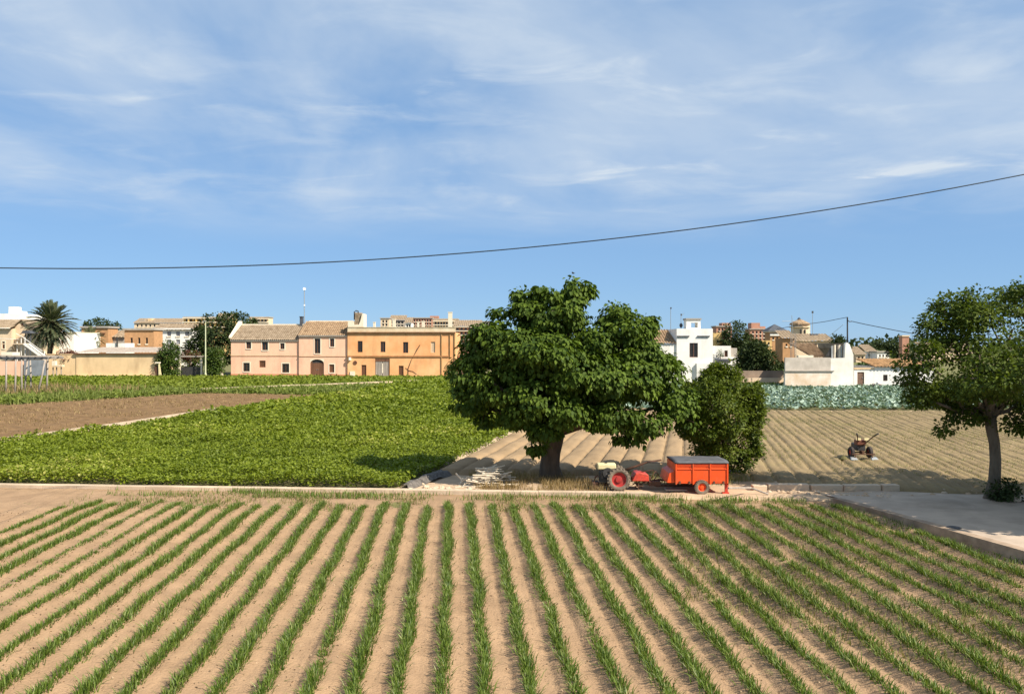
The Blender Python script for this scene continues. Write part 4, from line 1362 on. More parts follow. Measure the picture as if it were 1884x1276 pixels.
MB().box(wx(377.2, 117), wx(379.4, 117), 116.6, 117.1, wz(591, 117), wz(589.6, 117)).build('lamp_head', M_grey, lp, bevel=.03)

# sand wall shed and lower wall
D = 118.5
ws = thing('wall_shed', 'long sand coloured windowless shed with grey sheet roof', 'shed', (wx(217, D), D, 0))
x0, x1 = wx(140, D), wx(290, D)
b = MB(); shell(b, x0, x1, 0, wz(651, D), D, 6); b.build('wall', M_sand, ws)
tile_roof('roof', ws, [((x0 - .2, D - .35, wz(648.5, D)), (x1 + .2, D - .35, wz(648.5, D)), (x1 - .2, D + 6.3, wz(638.5, D + 6.3)), (x0 + .9, D + 6.3, wz(638.5, D + 6.3)))], mat('grey_sheet_roof', (.33, .275, .225), .2, 1.5, .85, .15, 10), .45, 3, .03)
MB().box(x0 - .1, x1 + .1, D - .28, D - .004, wz(651.2, D), wz(649.4, D)).build('eave', M_wood, ws)
MB().box(x0 + .1, x1 - .4, D - .25, D - .004, 0, .28).build('plinth', M_sand, ws)
MB().box(wx(86, D), x0 - .02, D + .1, D + .4, 0, wz(652, D)).box(wx(86, D), x0 - .02, D + .05, D + .45, wz(652, D), wz(650.8, D)).solo('garden_wall', M_sand, 'plain sand coloured garden wall between palm and long shed', 'wall')
tb = thing('outdoor_sink', 'pale raised sink on three legs against the garden wall', 'sink', (wx(105, 116), 116, 0))
d_ = 116
for px in (97.5, 104, 112.5):
    MB().box(wx(px - .7, d_), wx(px + .7, d_), d_ - .05, d_ + .08, 0, wz(675, d_)).build('leg', M_greywood, tb)
MB().box(wx(101, d_), wx(117, d_), d_ - .3, d_ + .3, wz(675, d_), wz(671, d_)).build('basin', M_beige, tb, bevel=.03)
MB().box(wx(96, d_), wx(103, d_), d_ - .1, d_ + .3, wz(673, d_), wz(664, d_)).build('back_panel', M_trim, tb, bevel=.02)
sg = thing('leaning_board', 'weathered pale boards propped together at the shed corner', 'boards', (wx(290, 116.5), 116.5, 0))
d_ = 116.5
MB().prism([(wx(292, d_), d_, 0), (wx(297, d_), d_, 0), (wx(293, d_), d_, wz(668, d_)), (wx(291, d_), d_, wz(668, d_))], (0, .15, 0)).build('board', M_tank, sg)
MB().prism([(wx(287, d_), d_ + .2, 0), (wx(290.5, d_), d_ + .2, 0), (wx(292.5, d_), d_ + .2, wz(670, d_)), (wx(286, d_), d_ + .2, wz(671, d_)), (wx(281.5, d_), d_ + .2, wz(677, d_))], (0, .15, 0)).build('board', M_iron, sg)
MB().box(wx(285.5, d_), wx(293.5, d_), d_ - .1, d_ + .4, wz(668, d_), wz(665.7, d_)).build('cap_board', M_trim, sg)


# ------------------------------------------------------------------ palms


def palm(name, label, px, pb, pt, D, spread, nf=64, trunk_r=.32, cat='palm', fl=None):
    s = D / F
    base = Vector((wx(px, D), D, 0))
    zc_ = wz(pt, D)
    L = spread * s
    root = thing(name, label, cat, base)
    b = MB()
    pts = [(base.x - .25, D, -.05), (base.x - .1, D, zc_ * .3), (base.x + .1, D, zc_ * .7), (base.x + .15, D, zc_)]
    b.tube(pts, [trunk_r * 1.15, trunk_r * .9, trunk_r * .95, trunk_r * 1.5], 10)
    b.build('trunk', M_bark, root, smooth=True)
    c = Vector(pts[-1])
    fr = MB()
    parts = []
    for i in range(nf):
        az = i * 2.399963
        el_ = math.radians(88) - (i / nf) ** .8 * math.radians(150)
        d = Vector((math.cos(az) * math.cos(el_), math.sin(az) * math.cos(el_), math.sin(el_)))
        ll = L * (1.0 if el_ > -.3 else .82) * random.uniform(.9, 1.08)
        sp_ = []
        for k in range(9):
            f = k / 8
            p = c + d * ll * f + Vector((0, 0, -1)) * ll * .36 * f * f * (1 - .4 * max(0, math.sin(el_)))
            sp_.append(np.array(p))
        sp_ = np.array(sp_)
        fr.tube([tuple(p) for p in sp_], list(np.linspace(.05, .012, 9)), 4)
        m = 26
        ff = np.linspace(.14, 1, m)
        P = np.stack([np.interp(ff, np.linspace(0, 1, 9), sp_[:, a]) for a in range(3)], 1)
        T = np.gradient(P, axis=0); T /= np.linalg.norm(T, axis=1, keepdims=True)
        side = np.cross(T, [0, 0, 1.0]); side /= (np.linalg.norm(side, axis=1, keepdims=True) + 1e-6)
        up = np.cross(side, T)
        for sg_ in (-1, 1):
            ax = T * .75 + side * sg_ * .75 + up * .22 + rng.normal(0, .07, (m, 3))
            sz = ll * .20 * np.sin(np.clip(ff * math.pi * .93 + .15, 0, math.pi)) ** .6 + .1
            v, f_, t_ = leaves(P, ax, up + rng.normal(0, .2, (m, 3)), sz, False, np.clip(rng.random(m) * .6 + .4 * (1 - i / nf), 0, 1))
            # slim leaflets
            v = v.reshape(m, 4, 3)
            mid = (v[:, 0:1] + v[:, 2:3]) / 2
            v[:, 1::2] = mid + (v[:, 1::2] - mid) * .36
            parts.append((v.reshape(-1, 3), f_, t_))
    V, Fc, T = merge(parts)
    cr = link('crown', mesh_np(V - np.array(base), Fc, T), L_palm, root)
    fr.build('frond_stems', mat('palm_stem', (.20, .17, .08), .2, 3, .7, .1, 12), root)
    return root


palm('date_palm', 'tall date palm with full round crown above the garden wall', 92, 690, 594, 122, 50, 84, .40)
palm('date_palm', 'smaller pale palm before the brick house behind the shed', 166, 640, 621, 140, 26, 44, .28)
bush('bougainvillea', 'rust red bougainvillea spilling over the garden wall', 122, 652, 119.6, 34, 30, L_red, 120, .24, z0=1.6, depth=1.0)

# ------------------------------------------------------------------ farmyard at the edge: houses, stairs, trellis
D = 124.0
ya = thing('cream_house', 'cream house with low gables and white upper storey behind the trellis', 'house', (wx(10, D), D, 0))
b = MB(); xa, xb = wx(-60, D), wx(21, D)
wins = [rect(D, 4, 9, 628, 641), rect(D, -14, -8, 628, 641)]
shell(b, xa, xb, 0, wz(604, D), D, 9, wins); b.build('wall', M_beige, ya)
for q in wins: window(ya, q, D, M_trim)
tile_roof('roof', ya, [((xa, D - .6, wz(603, D)), (xb + .4, D - .6, wz(603, D)), (xb, D + 5, wz(588, D + 5)), (xa, D + 5, wz(588, D + 5)))], M_tile2, .3, 8)
b = MB(); shell(b, wx(-60, D + 9.2), wx(38, D + 9.2), 0, wz(577, D + 9.2), D + 9.2, 8); b.build('upper_storey', M_white, ya)
MB().box(wx(16, D + 10), wx(26, D + 10), D + 10, D + 12, wz(577, D + 10), wz(564, D + 10)).box(wx(26.3, D + 10), wx(37, D + 10), D + 10, D + 12, wz(577, D + 10), wz(572, D + 10)).build('roof_turret', M_white, ya)
yb_ = thing('gable_house', 'pale gabled house with small attic opening behind the date palm', 'house', (wx(42, D + 1), D + 1, 0))
d_ = D + 1
b = MB()
q = rect(d_, 39.5, 43, 594.5, 599)
wq = rect(d_, 30, 35, 640, 655)
b.prism([(wx(21.5, d_), d_, 0), (wx(62, d_), d_, 0), (wx(62, d_), d_, wz(606, d_)), (wx(41, d_), d_, wz(589.5, d_)), (wx(21.5, d_), d_, wz(606, d_))], (0, 7.8, 0)); b.build('wall', M_beige, yb_)
MB().box(q[0], q[1], d_ - .04, d_ - .003, q[2], q[3]).build('attic_vent', M_wood, yb_)
MB().prism([(wx(20, d_), d_ - .3, wz(605.5, d_)), (wx(41, d_), d_ - .3, wz(588.6, d_)), (wx(63.5, d_), d_ - .3, wz(605.5, d_)), (wx(63.5, d_), d_ - .3, wz(603.6, d_)), (wx(41, d_), d_ - .3, wz(586.6, d_)), (wx(20, d_), d_ - .3, wz(603.6, d_))], (0, 8.3, 0)).build('roof', M_tile2, yb_)
yc = thing('white_house', 'plain white house partly hidden behind the date palm fronds', 'house', (wx(95, D + 8), D + 8, 0))
d_ = D + 8
wins = [rect(d_, 66, 70, 625, 634), rect(d_, 112, 117, 622, 632)]
b = MB(); shell(b, wx(57, d_), wx(136, d_), 0, wz(612, d_), d_, 8, wins); b.build('wall', M_white, yc)
for q in wins: window(yc, q, d_)
MB().box(wx(56.5, d_), wx(136.5, d_), d_ - .2, d_ + 8.2, wz(612, d_) + .004, wz(610.5, d_)).build('roof_slab', M_trim, yc)
d_ = 118
kio = thing('pavilion', 'small dark roofed pavilion beside the outdoor metal stair', 'pavilion', (wx(51, d_), d_, 0))
MB().prism([(wx(42, d_), d_ - .5, wz(613, d_)), (wx(60, d_), d_ - .5, wz(613, d_)), (wx(56, d_), d_ - .5, wz(608, d_)), (wx(46, d_), d_ - .5, wz(608, d_))], (0, 2, 0)).build('roof', M_slate, kio)
for px in (46, 50.5, 55):
    MB().box(wx(px, d_), wx(px + 1.2, d_), d_, d_ + .12, 0, wz(613, d_)).build('post', M_slate, kio)
st = thing('metal_stair', 'white metal outdoor stair with landing and handrail', 'stair', (wx(60, 114), 114, 0))
d_ = 114
for dy in (0, 1.0):
    MB().prism([(wx(42, d_), d_ + dy, wz(633, d_)), (wx(46, d_), d_ + dy, wz(631, d_)), (wx(80.5, d_), d_ + dy, wz(657, d_)), (wx(78, d_), d_ + dy, wz(660, d_))], (0, .06, 0)).build('stringer', M_white, st)
for k in range(14):
    f = k / 13
    px, py = 44 + 34 * f, 633 + 25.5 * f
    MB().box(wx(px - 1.2, d_), wx(px + 1.2, d_), d_ + .065, d_ + .995, wz(py + .4, d_), wz(py, d_)).build('tread', M_metal, st)
MB().tube([(wx(29, d_), d_, wz(613, d_)), (wx(42, d_), d_, wz(620, d_)), (wx(78, d_), d_, wz(646, d_))], .035, 6).build('handrail', M_white, st)
for (px, a, c) in ((27.5, 627, 690), (35, 622, 690), (42, 620, 690), (78, 646, 690)):
    MB().tube([(wx(px, d_), d_ + .5, wz(a, d_)), (wx(px, d_), d_ + .5, 0)], .05, 6).build('post', M_white, st)
MB().box(wx(-30, d_), wx(43, d_), d_ + .07, d_ + 1.6, wz(633, d_), wz(631.3, d_)).build('landing', M_beige, st)
MB().tube([(wx(-30, d_), d_, wz(621, d_)), (wx(35, d_), d_, wz(624, d_))], .035, 6).build('landing_rail', M_white, st)
MB().box(wx(44, 113), wx(84, 113), 113, 113.1, .1, wz(662, 113)).solo('shade_tinted_panel', mat('shade_tinted_sheet', (.22, .235, .25), .25, .9, .7, .1, 10), 'panel below the metal stair with shade painted in blue grey', 'fence')  # blue grey colour holds the shade lying on this panel
MB().box(wx(-40, 113.5), wx(43.6, 113.5), 113.5, 113.8, 0, wz(664, 113.5)).solo('yard_wall', M_pink, 'low pinkish yard wall behind the wooden trellis', 'wall')
ts = 73.5
tl_ = thing('wooden_trellis', 'grey wooden trellis frame on crooked posts at the edge of the grass', 'trellis', (wx(40, ts), ts, 0))
for (xt, xb_, dy, yt) in ((11, 10.5, 0, 660), (29, 27, 0, 660), (40, 40.5, 0, 660), (83, 68, 0, 662), (-14, -15, 0, 660), (24, 25, 2.6, 661), (58, 56, 2.6, 661), (36, 30, 1.2, 661)):
    z_ = wz(yt, ts)
    x_a, x_b = wx(xb_, ts), wx(xt, ts)
    MB().tube([(x_a, ts + dy, -.02), ((x_a + x_b) / 2 + random.uniform(-.06, .06), ts + dy, z_ * .5), (x_b, ts + dy, z_)], [.085, .08, .07], 7).build('post', M_greywood, tl_, smooth=True)
z_ = wz(660.5, ts)
for dy in (0, 1.3, 2.6):
    MB().box(wx(-30, ts), wx(87, ts), ts + dy - .08, ts + dy + .08, z_, z_ + .2).build('beam', M_slate if dy == 0 else M_greywood, tl_)
for k in range(9):
    px = -20 + k * 12.5
    MB().box(wx(px, ts), wx(px, ts) + .07, ts - .3, ts + 2.9, z_ + .205, z_ + .29).build('rafter', M_greywood, tl_)
MB().box(wx(4, ts + .5), wx(26, ts + .5), ts + .3, ts + 1.4, z_ + .295, z_ + .62).solo('pale_crate', M_trim, 'pale crate lying on top of the wooden trellis', 'crate', bevel=.03)

# ------------------------------------------------------------------ white tower house, walls and barn on the other side
D = 100.0
hw_ = thing('white_house', 'white house with little belfry, brown window and arched gateway', 'house', (wx(1285, D), D, 0))
x0, x1 = wx(1245, D), wx(1311.5, D)
wq = rect(D, 1268.6, 1284, 630.6, 657)
b = MB(); shell(b, x0, x1, 0, wz(604.5, D), D, 8, [wq]); b.build('wall', M_white, hw_)
window(hw_, wq, D, None, fm=mat('brown_frame', (.22, .10, .07), .2, 3, .7, .1, 20), style='grille')
bq = rect(D + .6, 1271, 1283.5, 593.3, 602.8)
b = MB()
xa, xb, za, zb_ = wx(1264.6, D), wx(1290.6, D), wz(604.3, D), wz(588, D)
facade(b, xa, xb, za, zb_, D + .5, [(bq[0], bq[1], bq[2], bq[3])], 1.6)
facade(b, xb, xa, za, zb_, D + 2.1, [(bq[0], bq[1], bq[2], bq[3])], 0.0)
b.poly([(xa, D + .5, za), (xa, D + .5, zb_), (xa, D + 2.1, zb_), (xa, D + 2.1, za)]).poly([(xb, D + .5, za), (xb, D + 2.1, za), (xb, D + 2.1, zb_), (xb, D + .5, zb_)])
bf = b.build('belfry', M_white, hw_)
MB().box(xa - .1, xb + .1, D + .4, D + 2.2, zb_, zb_ + .2).build('cap', M_grey, bf)
for (pa, pb) in ((1245.5, 1268), (1283, 1305.5)):
    MB().box(wx(pa, D), wx(pb, D), D - .16, D - .004, wz(619.3, D), wz(617.3, D)).build('cornice_shadow_band', M_slate, hw_)  # dark slate colour stands for the shadow below the cornice
x2 = wx(1346, D)
wq2 = rect(D + .3, 1333, 1339, 644.5, 656)
aw = (wx(1289, D + .3), wx(1334, D + .3), .01, wz(677, D + .3))
b = MB(); shell(b, x1 + .005, x2, aw[3] + .003, wz(636, D), D + .3, 7, [wq2]); b.build('side_wing', M_white, hw_)
window(hw_, wq2, D + .3)
b = MB(); shell(b, x2 + .004, wx(1362, D), 1.9, wz(657, D), D + .5, 6); b.build('stepped_wall', M_white, hw_)
MB().box(x2 + .004, wx(1361, D), D + 1.2, D + 5, wz(657, D) + .004, wz(640, D)).build('back_terrace', M_grey, hw_)
b = MB(); shell(b, wx(1215, D), x0 - .005, 0, wz(633, D), D + .2, 7); b.build('low_wing', M_white, hw_)
tile_roof('roof', hw_, [((wx(1208, D), D, wz(631.5, D)), (x0 - .02, D, wz(631.5, D)), (x0 - .02, D + 6, wz(606, D + 6)), (wx(1208, D), D + 6, wz(606, D + 6)))], M_tile, .33, 8, .07)
# projecting gateway wall with arch
yw = D - .35
b = MB()
gx0, gx1, gz1 = wx(1282, yw), wx(1362, yw), wz(668, yw)
ga = (wx(1289.5, yw), wx(1335, yw), 0.0, wz(676, yw))
facade(b, gx0, gx1, 0, gz1, yw, [ga], .3)
b.poly([(gx0, yw, gz1), (gx1, yw, gz1), (gx1, yw + .34, gz1), (gx0, yw + .34, gz1)]).poly([(gx0, yw, 0), (gx0, yw, gz1), (gx0, yw + .34, gz1), (gx0, yw + .34, 0)])
xm, hwid = (ga[0] + ga[1]) / 2, (ga[1] - ga[0]) / 2
for k in range(12):
    a0, a1 = math.pi * (1 - k / 12), math.pi * (1 - (k + 1) / 12)
    p0, p1 = (xm + hwid * math.cos(a0), ga[3] - .75 + .72 * math.sin(a0)), (xm + hwid * math.cos(a1), ga[3] - .75 + .72 * math.sin(a1))
    b.prism([(p0[0], yw - .003, p0[1]), (p1[0], yw - .003, p1[1]), (p1[0], yw - .003, ga[3] + .01), (p0[0], yw - .003, ga[3] + .01)], (0, .25, 0))
gw = b.build('gateway', M_white, hw_)
MB().box(ga[0] - .1, ga[1] + .1, yw + .33, yw + .345, 0, ga[3]).build('gateway_shade', M_dkmetal, gw)  # dark sheet standing in for the shade inside the open arch
pl = thing('balcony_planter', 'long dark planter with potted plant on the white house', 'planter', (wx(1332, D - .1), D - .1, wz(664, D)))
MB().box(wx(1316, D), wx(1348, D), D - .35, D + .28, wz(664, D), wz(660, D)).build('trough', M_slate, pl, bevel=.03)
(V, Fc, T), _ = crown_np([(wx(1325, D), D - .1, wz(652, D), .35, .3, .5)], 14, 10, .16, .12, False)
link('plant', mesh_np(V - np.array(pl.location), Fc, T), L_hedge, pl)
MB().tube([(wx(1325, D), D - .1, wz(661, D)), (wx(1325, D), D - .1, wz(652, D))], .05, 6).build('stem', M_bark, pl)
for (px, top, nm, lab) in ((1234, 566, 0, 'thin aerial rising over the tiles beside the white house'), (1253, 578, 1, 'small aerial with dark fitting on the white tower house roof')):
    a_ = thing('roof_aerial', lab, 'antenna', (wx(px, D + 2.5), D + 2.5, wz(606, D + 2.5)))
    d_ = D + 2.5
    MB().tube([(wx(px, d_), d_, wz(612, d_)), (wx(px, d_), d_, wz(top, d_))], .035, 6).build('mast', M_metal, a_)
    MB().box(wx(px - .8, d_), wx(px + 1.6, d_), d_ - .1, d_ + .1, wz(top + 2, d_), wz(top - 1, d_)).build('head', M_slate, a_, bevel=.03)
    if nm:
        MB().lathe((wx(px, d_), d_, wz(603, d_)), (0, 0, 1), [(0, .05), (.2, .2), (.45, .2), (.6, .05)], 10).build('fitting', M_slate, a_)
        MB().tube([(wx(px, d_), d_, wz(top + 3, d_)), (wx(px + 6, d_), d_, wz(top - 2, d_))], .02, 5).build('arm', M_metal, a_)

# garden wall with stepped top
D = 93.0
gw2 = thing('field_wall', 'brown and beige stepped field wall between white house and barn', 'wall', (wx(1392, D), D, 0))
x0, x1 = wx(1340, D), wx(1444, D)
MB().box(x0, x1, D, D + .35, .35, wz(695, D)).build('lower_wall', M_beige, gw2)
MB().box(x0, x1, D + .5, D + .8, .35, wz(682, D)).build('upper_wall', mat('brown_wall', (.30, .22, .16), .2, .8, .9, .2, 9), gw2)
MB().box(x0, x1, D - .25, D + .9, 0, .345).build('footing', M_conc, gw2)

# barn
D = 87.0
bn = thing('white_barn', 'stained white barn with grey parapet and tall crooked gable', 'barn', (wx(1500, D), D, 0))
x0, x1 = wx(1444.5, D), wx(1529, D)
zled = wz(683, D)
M_stain = mat('stained_white', (.74, .52, .32), .15, .55, .9, .2, 8, col2=(.88, .82, .72))
b = MB(); shell(b, x0, x1, 0, zled, D, .45); b.build('wall', M_stain, bn)
M_greyp = mat('grey_parapet', (.50, .43, .35), .15, 1.2, .9, .2, 9, col2=(.62, .54, .45))
MB().box(x0 + .02, x1 - .01, D + .02, D + .32, zled + .10, wz(657.5, D)).build('parapet', M_greyp, bn)
MB().box(x0 - .05, x1 + .3, D - .12, D + .3, zled, zled + .095).build('ledge', M_grey, bn)
b = MB().prism([(wx(px, D), D + .05, max(0, wz(py, D))) for px, py in ((1529, 716), (1571, 714), (1570.5, 652), (1563.5, 633), (1558.5, 629.5), (1556, 632), (1554.5, 658), (1529, 659))], (0, .45, 0))
b.build('gable_wall', mat('stained_white_2', (.84, .76, .64), .12, .6, .9, .2, 8, col2=(.88, .85, .78)), bn)
tile_roof('roof', bn, [((wx(1499, D), D + .8, wz(657, D)), (wx(1524, D), D + .8, wz(657, D)), (wx(1534, D), D + 6, wz(630.5, D + 6)), (wx(1482, D), D + 6, wz(630.5, D + 6)))], M_tile, .36, 8, .09)
MB().prism([(wx(1571, D), D + .52, wz(654, D)), (wx(1564, D), D + .52, wz(634, D)), (wx(1560, D), D + .52, wz(631, D)), (wx(1560, D), D + .52, wz(640, D)), (wx(1570, D), D + .52, wz(660, D))], (0, 8, 0)).build('side_roof', M_tile2, bn)
MB().box(wx(1560, D), wx(1570.5, D), D + .52, D + 8, 0, wz(660, D)).build('side_wall', M_grey, bn)
for k in range(7):
    a = 1533.5 + k * 2.95
    MB().box(wx(a, D), wx(a + 2.7, D), D + .6 + .06 * (k % 2), D + .68 + .06 * (k % 2), wz(659.5, D), wz(636 - (k % 3), D)).build('sheet', (M_metal, M_greywood, M_trim)[k % 3] if k != 3 else M_dkmetal, bn)
MB().prism([(wx(1524, D), D + .7, wz(655, D)), (wx(1533, D), D + .7, wz(655, D)), (wx(1533, D), D + .7, wz(640, D))], (0, .1, 0)).build('roof_end', M_dkmetal, bn)
MB().box(wx(1472, D), wx(1500, D), D + .5, D + 1.0, wz(657.3, D), wz(653.5, D)).build('slab', M_trim, bn)
lm_ = thing('lattice_mast', 'small lattice aerial mast standing behind the barn parapet', 'antenna', (wx(1460, D + 3), D + 3, 0))
d_ = D + 3
for px in (1456.5, 1465):
    for dy in (0, .4):
        MB().tube([(wx(px, d_), d_ + dy, zled), (wx(px + (.8 if px < 1460 else -.8), d_), d_ + dy, wz(612, d_))], .03, 5).build('rail', M_greywood, lm_)
for k in range(9):
    a, c = 656 - k * 4.6, 651.4 - k * 4.6
    MB().tube([(wx(1457, d_), d_, wz(a, d_)), (wx(1464.5, d_), d_, wz(c, d_))], .02, 4).build('brace', M_greywood, lm_)
MB().tube([(wx(1460, d_), d_ + .2, wz(614, d_)), (wx(1458, d_), d_ + .2, wz(580, d_))], .03, 5).build('pole', M_metal, lm_)
MB().tube([(wx(1440, d_), d_ + .2, wz(590.8, d_)), (wx(1470, d_), d_ + .2, wz(590.2, d_))], .025, 5).build('boom', M_metal, lm_)

# low wall with door, and the small white house
D = 88.5
lw = thing('yard_wall', 'low white yard wall with a brown plank door beside the barn', 'wall', (wx(1590, D), D, 0))
x0, x1 = wx(1571.3, D), wx(1608, D)
dq = (wx(1577.5, D), wx(1590, D), .02, wz(684, D))
b = MB(); shell(b, x0, x1, 0, wz(679, D), D, .35, [dq]); b.build('wall', M_white, lw)
MB().box(x0, x1 + .02, D - .08, D + .43, wz(679, D) + .003, wz(676.5, D)).build('coping', M_sand, lw)
dd = MB().box(dq[0], dq[0] + .08, D + .05, D + .15, .02, dq[3]).box(dq[1] - .08, dq[1], D + .05, D + .15, .02, dq[3]).box(dq[0] + .08, dq[1] - .08, D + .05, D + .15, dq[3] - .08, dq[3]).build('door', M_wood, lw)
for k in range(5):
    a = dq[0] + .085 + k * (dq[1] - dq[0] - .17) / 5
    MB().box(a, a + (dq[1] - dq[0] - .17) / 5 - .012, D + .08, D + .12, .03, dq[3] - .085).build('plank', mat('door_plank', (.20, .12, .085), .25, 3, .8, .2, 20), dd)
MB().box(dq[0] + .9 * (dq[1] - dq[0]) - .12, dq[0] + .9 * (dq[1] - dq[0]) - .06, D + .03, D + .075, 1.0, 1.12).build('door_handle', M_metal, dd)
sh = thing('small_white_house', 'small low white house with tiled roof half hidden by the shade tree', 'house', (wx(1650, D), D + .1, 0))
x0, x1 = wx(1608.2, D), wx(1720, D)
wq = rect(D, 1625, 1633, 689, 700)
wq3 = rect(D, 1680, 1690, 689, 700)
b = MB(); shell(b, x0, x1, 0, wz(674, D), D, 6, [wq, wq3]); b.build('wall', M_white, sh)
for q in (wq, wq3): window(sh, q, D, style='grille')
tile_roof('roof', sh, [((x0 - .1, D - .3, wz(674.5, D)), (x1 + .1, D - .3, wz(674.5, D)), (x1, D + 5.5, wz(660, D + 5.5)), (x0 + .2, D + 5.5, wz(660, D + 5.5)))], mat('orange_tile', (.42, .25, .12), .3, 2, .9, .3, 15, stretch=(1, .5, 1)), .36, 7, .08)
for i in range(9):
    rock('wall_rubble', (wx(1612 + random.gauss(0, 5), D - 1), D - 1 + random.uniform(-.4, .4), .35 + random.uniform(0, .3) if i > 5 else .15), random.uniform(.18, .32), M_white if i % 2 else M_grey, 'lump in the pale rubble pile before the small white house', 'rubble', 'rubble before the small white house')
ch = thing('brick_chimney', 'square brown brick chimney rising beside the shade tree crown', 'chimney', (wx(1666, 104), 104, 0))
MB().box(wx(1660, 104), wx(1672.5, 104), 104, 104.9, 0, wz(619, 104)).build('stack', M_redbrick, ch)
MB().box(wx(1659, 104), wx(1673.5, 104), 103.9, 105, wz(619, 104), wz(616.5, 104)).build('cap', M_beige, ch)

# utility pole and its wires
D = 92.0
up_ = thing('utility_pole', 'slim utility pole standing behind the barn gable', 'pole', (wx(1559, D), D, 0))
MB().tube([(wx(1559.5, D), D, 0), (wx(1559, D), D, wz(583, D))], [.11, .08], 8).build('post', M_dkmetal, up_)
MB().tube([(wx(1558.3, D), D - .1, wz(584, D)), (wx(1559, D), D - .12, wz(589, D)), (wx(1562, D), D - .12, wz(591.5, D)), (wx(1567, D), D - .1, wz(591, D))], .05, 6).build('cable_bracket', M_dkmetal, up_)


def wire(name, pts, r, label, m=None):
    b = MB().tube(pts, r, 5)
    return b.solo(name, m or M_cable, label, 'cable')


wire('power_line', [(wx(px, D + k * 3), D + k * 3, wz(py, D + k * 3)) for k, (px, py) in enumerate(((1558, 583.5), (1540, 587), (1520, 591), (1500, 594), (1470, 597.5), (1430, 605)))], .035, 'sagging wire from the slim utility pole towards the far town')
wire('power_line', [(wx(px, D - k * 1.0), D - k * 1.0, wz(py, D - k * 1.0)) for k, (px, py) in enumerate(((1566, 590.5), (1590, 596), (1620, 602), (1650, 608), (1672, 612), (1760, 622)))], .04, 'sagging wire from the slim utility pole into the shade tree')
wire('guy_wire', [(wx(1552, D + 1), D + 1, wz(596, D)), (wx(1538, D + 3), D + 3, wz(608, D + 3)), (wx(1520, D + 6), D + 6, wz(622, D + 6))], .02, 'faint guy wire slanting down from the utility pole', M_metal)

# the long cable across the sky
Dc = 22.0
pts = []
for px in np.linspace(-900, 2900, 64):
    py = 494 - 5.75e-5 * (px - 150) ** 2 * (1 if px > 150 else .9)
    pts.append((wx(px, Dc), Dc, wz(py, Dc)))
wire('overhead_cable', pts, .0165, 'long dark overhead cable sagging across the whole sky')
bd = thing('bird', 'tiny dark bird flying above the fig tree', 'bird', (wx(1055, 40), 40, wz(503, 40)))
o_ = Vector(bd.location)
MB().lathe(o_ + Vector((-.08, 0, 0)), (1, 0, .1), [(0, 0), (.03, .02), (.08, .028), (.13, .018), (.17, .004)], 8).poly([o_, o_ + Vector((.03, -.02, .02)), o_ + Vector((-.03, -.1, .07)), o_ + Vector((-.10, -.14, .06)), o_ + Vector((-.05, -.03, .02))]).poly([o_, o_ + Vector((.03, .02, .02)), o_ + Vector((-.03, .1, .07)), o_ + Vector((-.10, .14, .06)), o_ + Vector((-.05, .03, .02))]).build('body', M_dkmetal, bd)

# ------------------------------------------------------------------ town behind


def block(name, label, pa, pb, ptop, D, depth, wm, grid=None, roof=None, extra=None, cat='building', wpx=3.2, hpx=4.5, pm=None, trim=None):
    """grid: (cols, rows, first row y, row step y, x margin px). Real openings with a pane each."""
    depth = min(depth, 4.2 if D < 220 else 6.0)
    root = thing(name, label, cat, (wx((pa + pb) / 2, D), D, 0))
    x0, x1, zt = wx(pa, D), wx(pb, D), wz(ptop, D)
    holes = []
    if grid:
        c_, r_, fy, sy, mg = grid
        for i in range(c_):
            px = pa + mg + (pb - pa - 2 * mg) * ((i + .5) / c_)
            for j in range(r_):
                holes.append(rect(D, px - wpx / 2, px + wpx / 2, fy + j * sy, fy + j * sy + hpx))
    b = MB()
    shell(b, x0, x1, 0, zt, D, depth, holes)
    b.build('wall', wm, root)
    for h in holes:
        w_ = MB().poly([(h[0], D + .2, h[2]), (h[1], D + .2, h[2]), (h[1], D + .2, h[3]), (h[0], D + .2, h[3])]).build('window', pm or M_glass, root)
        s_ = D / F
        MB().box(h[0] - .1 * s_ * 5, h[1] + .1 * s_ * 5, D - .12, D - .004, h[2] - .25, h[2] - .003).build('sill', trim or M_trim, w_)
    if roof == 'flat':
        MB().box(x0 - .25, x1 + .25, D - .3, D + depth + .25, zt + .004, zt + .35).build('roof', M_grey, root)
    elif roof == 'tile':
        e = zt
        tile_roof('roof', root, [((x0 - .4, D - .5, e), (x1 + .4, D - .5, e), (x1 + .2, D + depth * .95, e + depth * .36), (x0 - .2, D + depth * .95, e + depth * .36))], M_tile2, .6, 6, .06)
    elif roof == 'hip':
        xm_ = (x0 + x1) / 2
        ym_ = D + depth / 2
        b = MB()
        p = [(x0 - .8, D - .8, zt + .3), (x1 + .8, D - .8, zt + .3), (x1 + .8, D + depth + .8, zt + .3), (x0 - .8, D + depth + .8, zt + .3)]
        t_ = (xm_, ym_, zt + .3 + depth * .42)
        for i in range(4):
            b.poly([p[i], p[(i + 1) % 4], t_])
        b.poly(p[::-1])
        b.build('roof', M_slate, root)
        MB().box(x0 - .4, x1 + .4, D - .4, D + depth + .4, zt + .004, zt + .28).build('eave', M_white, root)
    return root


def add(root, name, m, D, pa, pb, ya, yb, y0=0.0, y1=3.0):
    MB().box(wx(pa, D), wx(pb, D), D + y0, D + y1, wz(yb, D), wz(ya, D)).build(name, m, root)


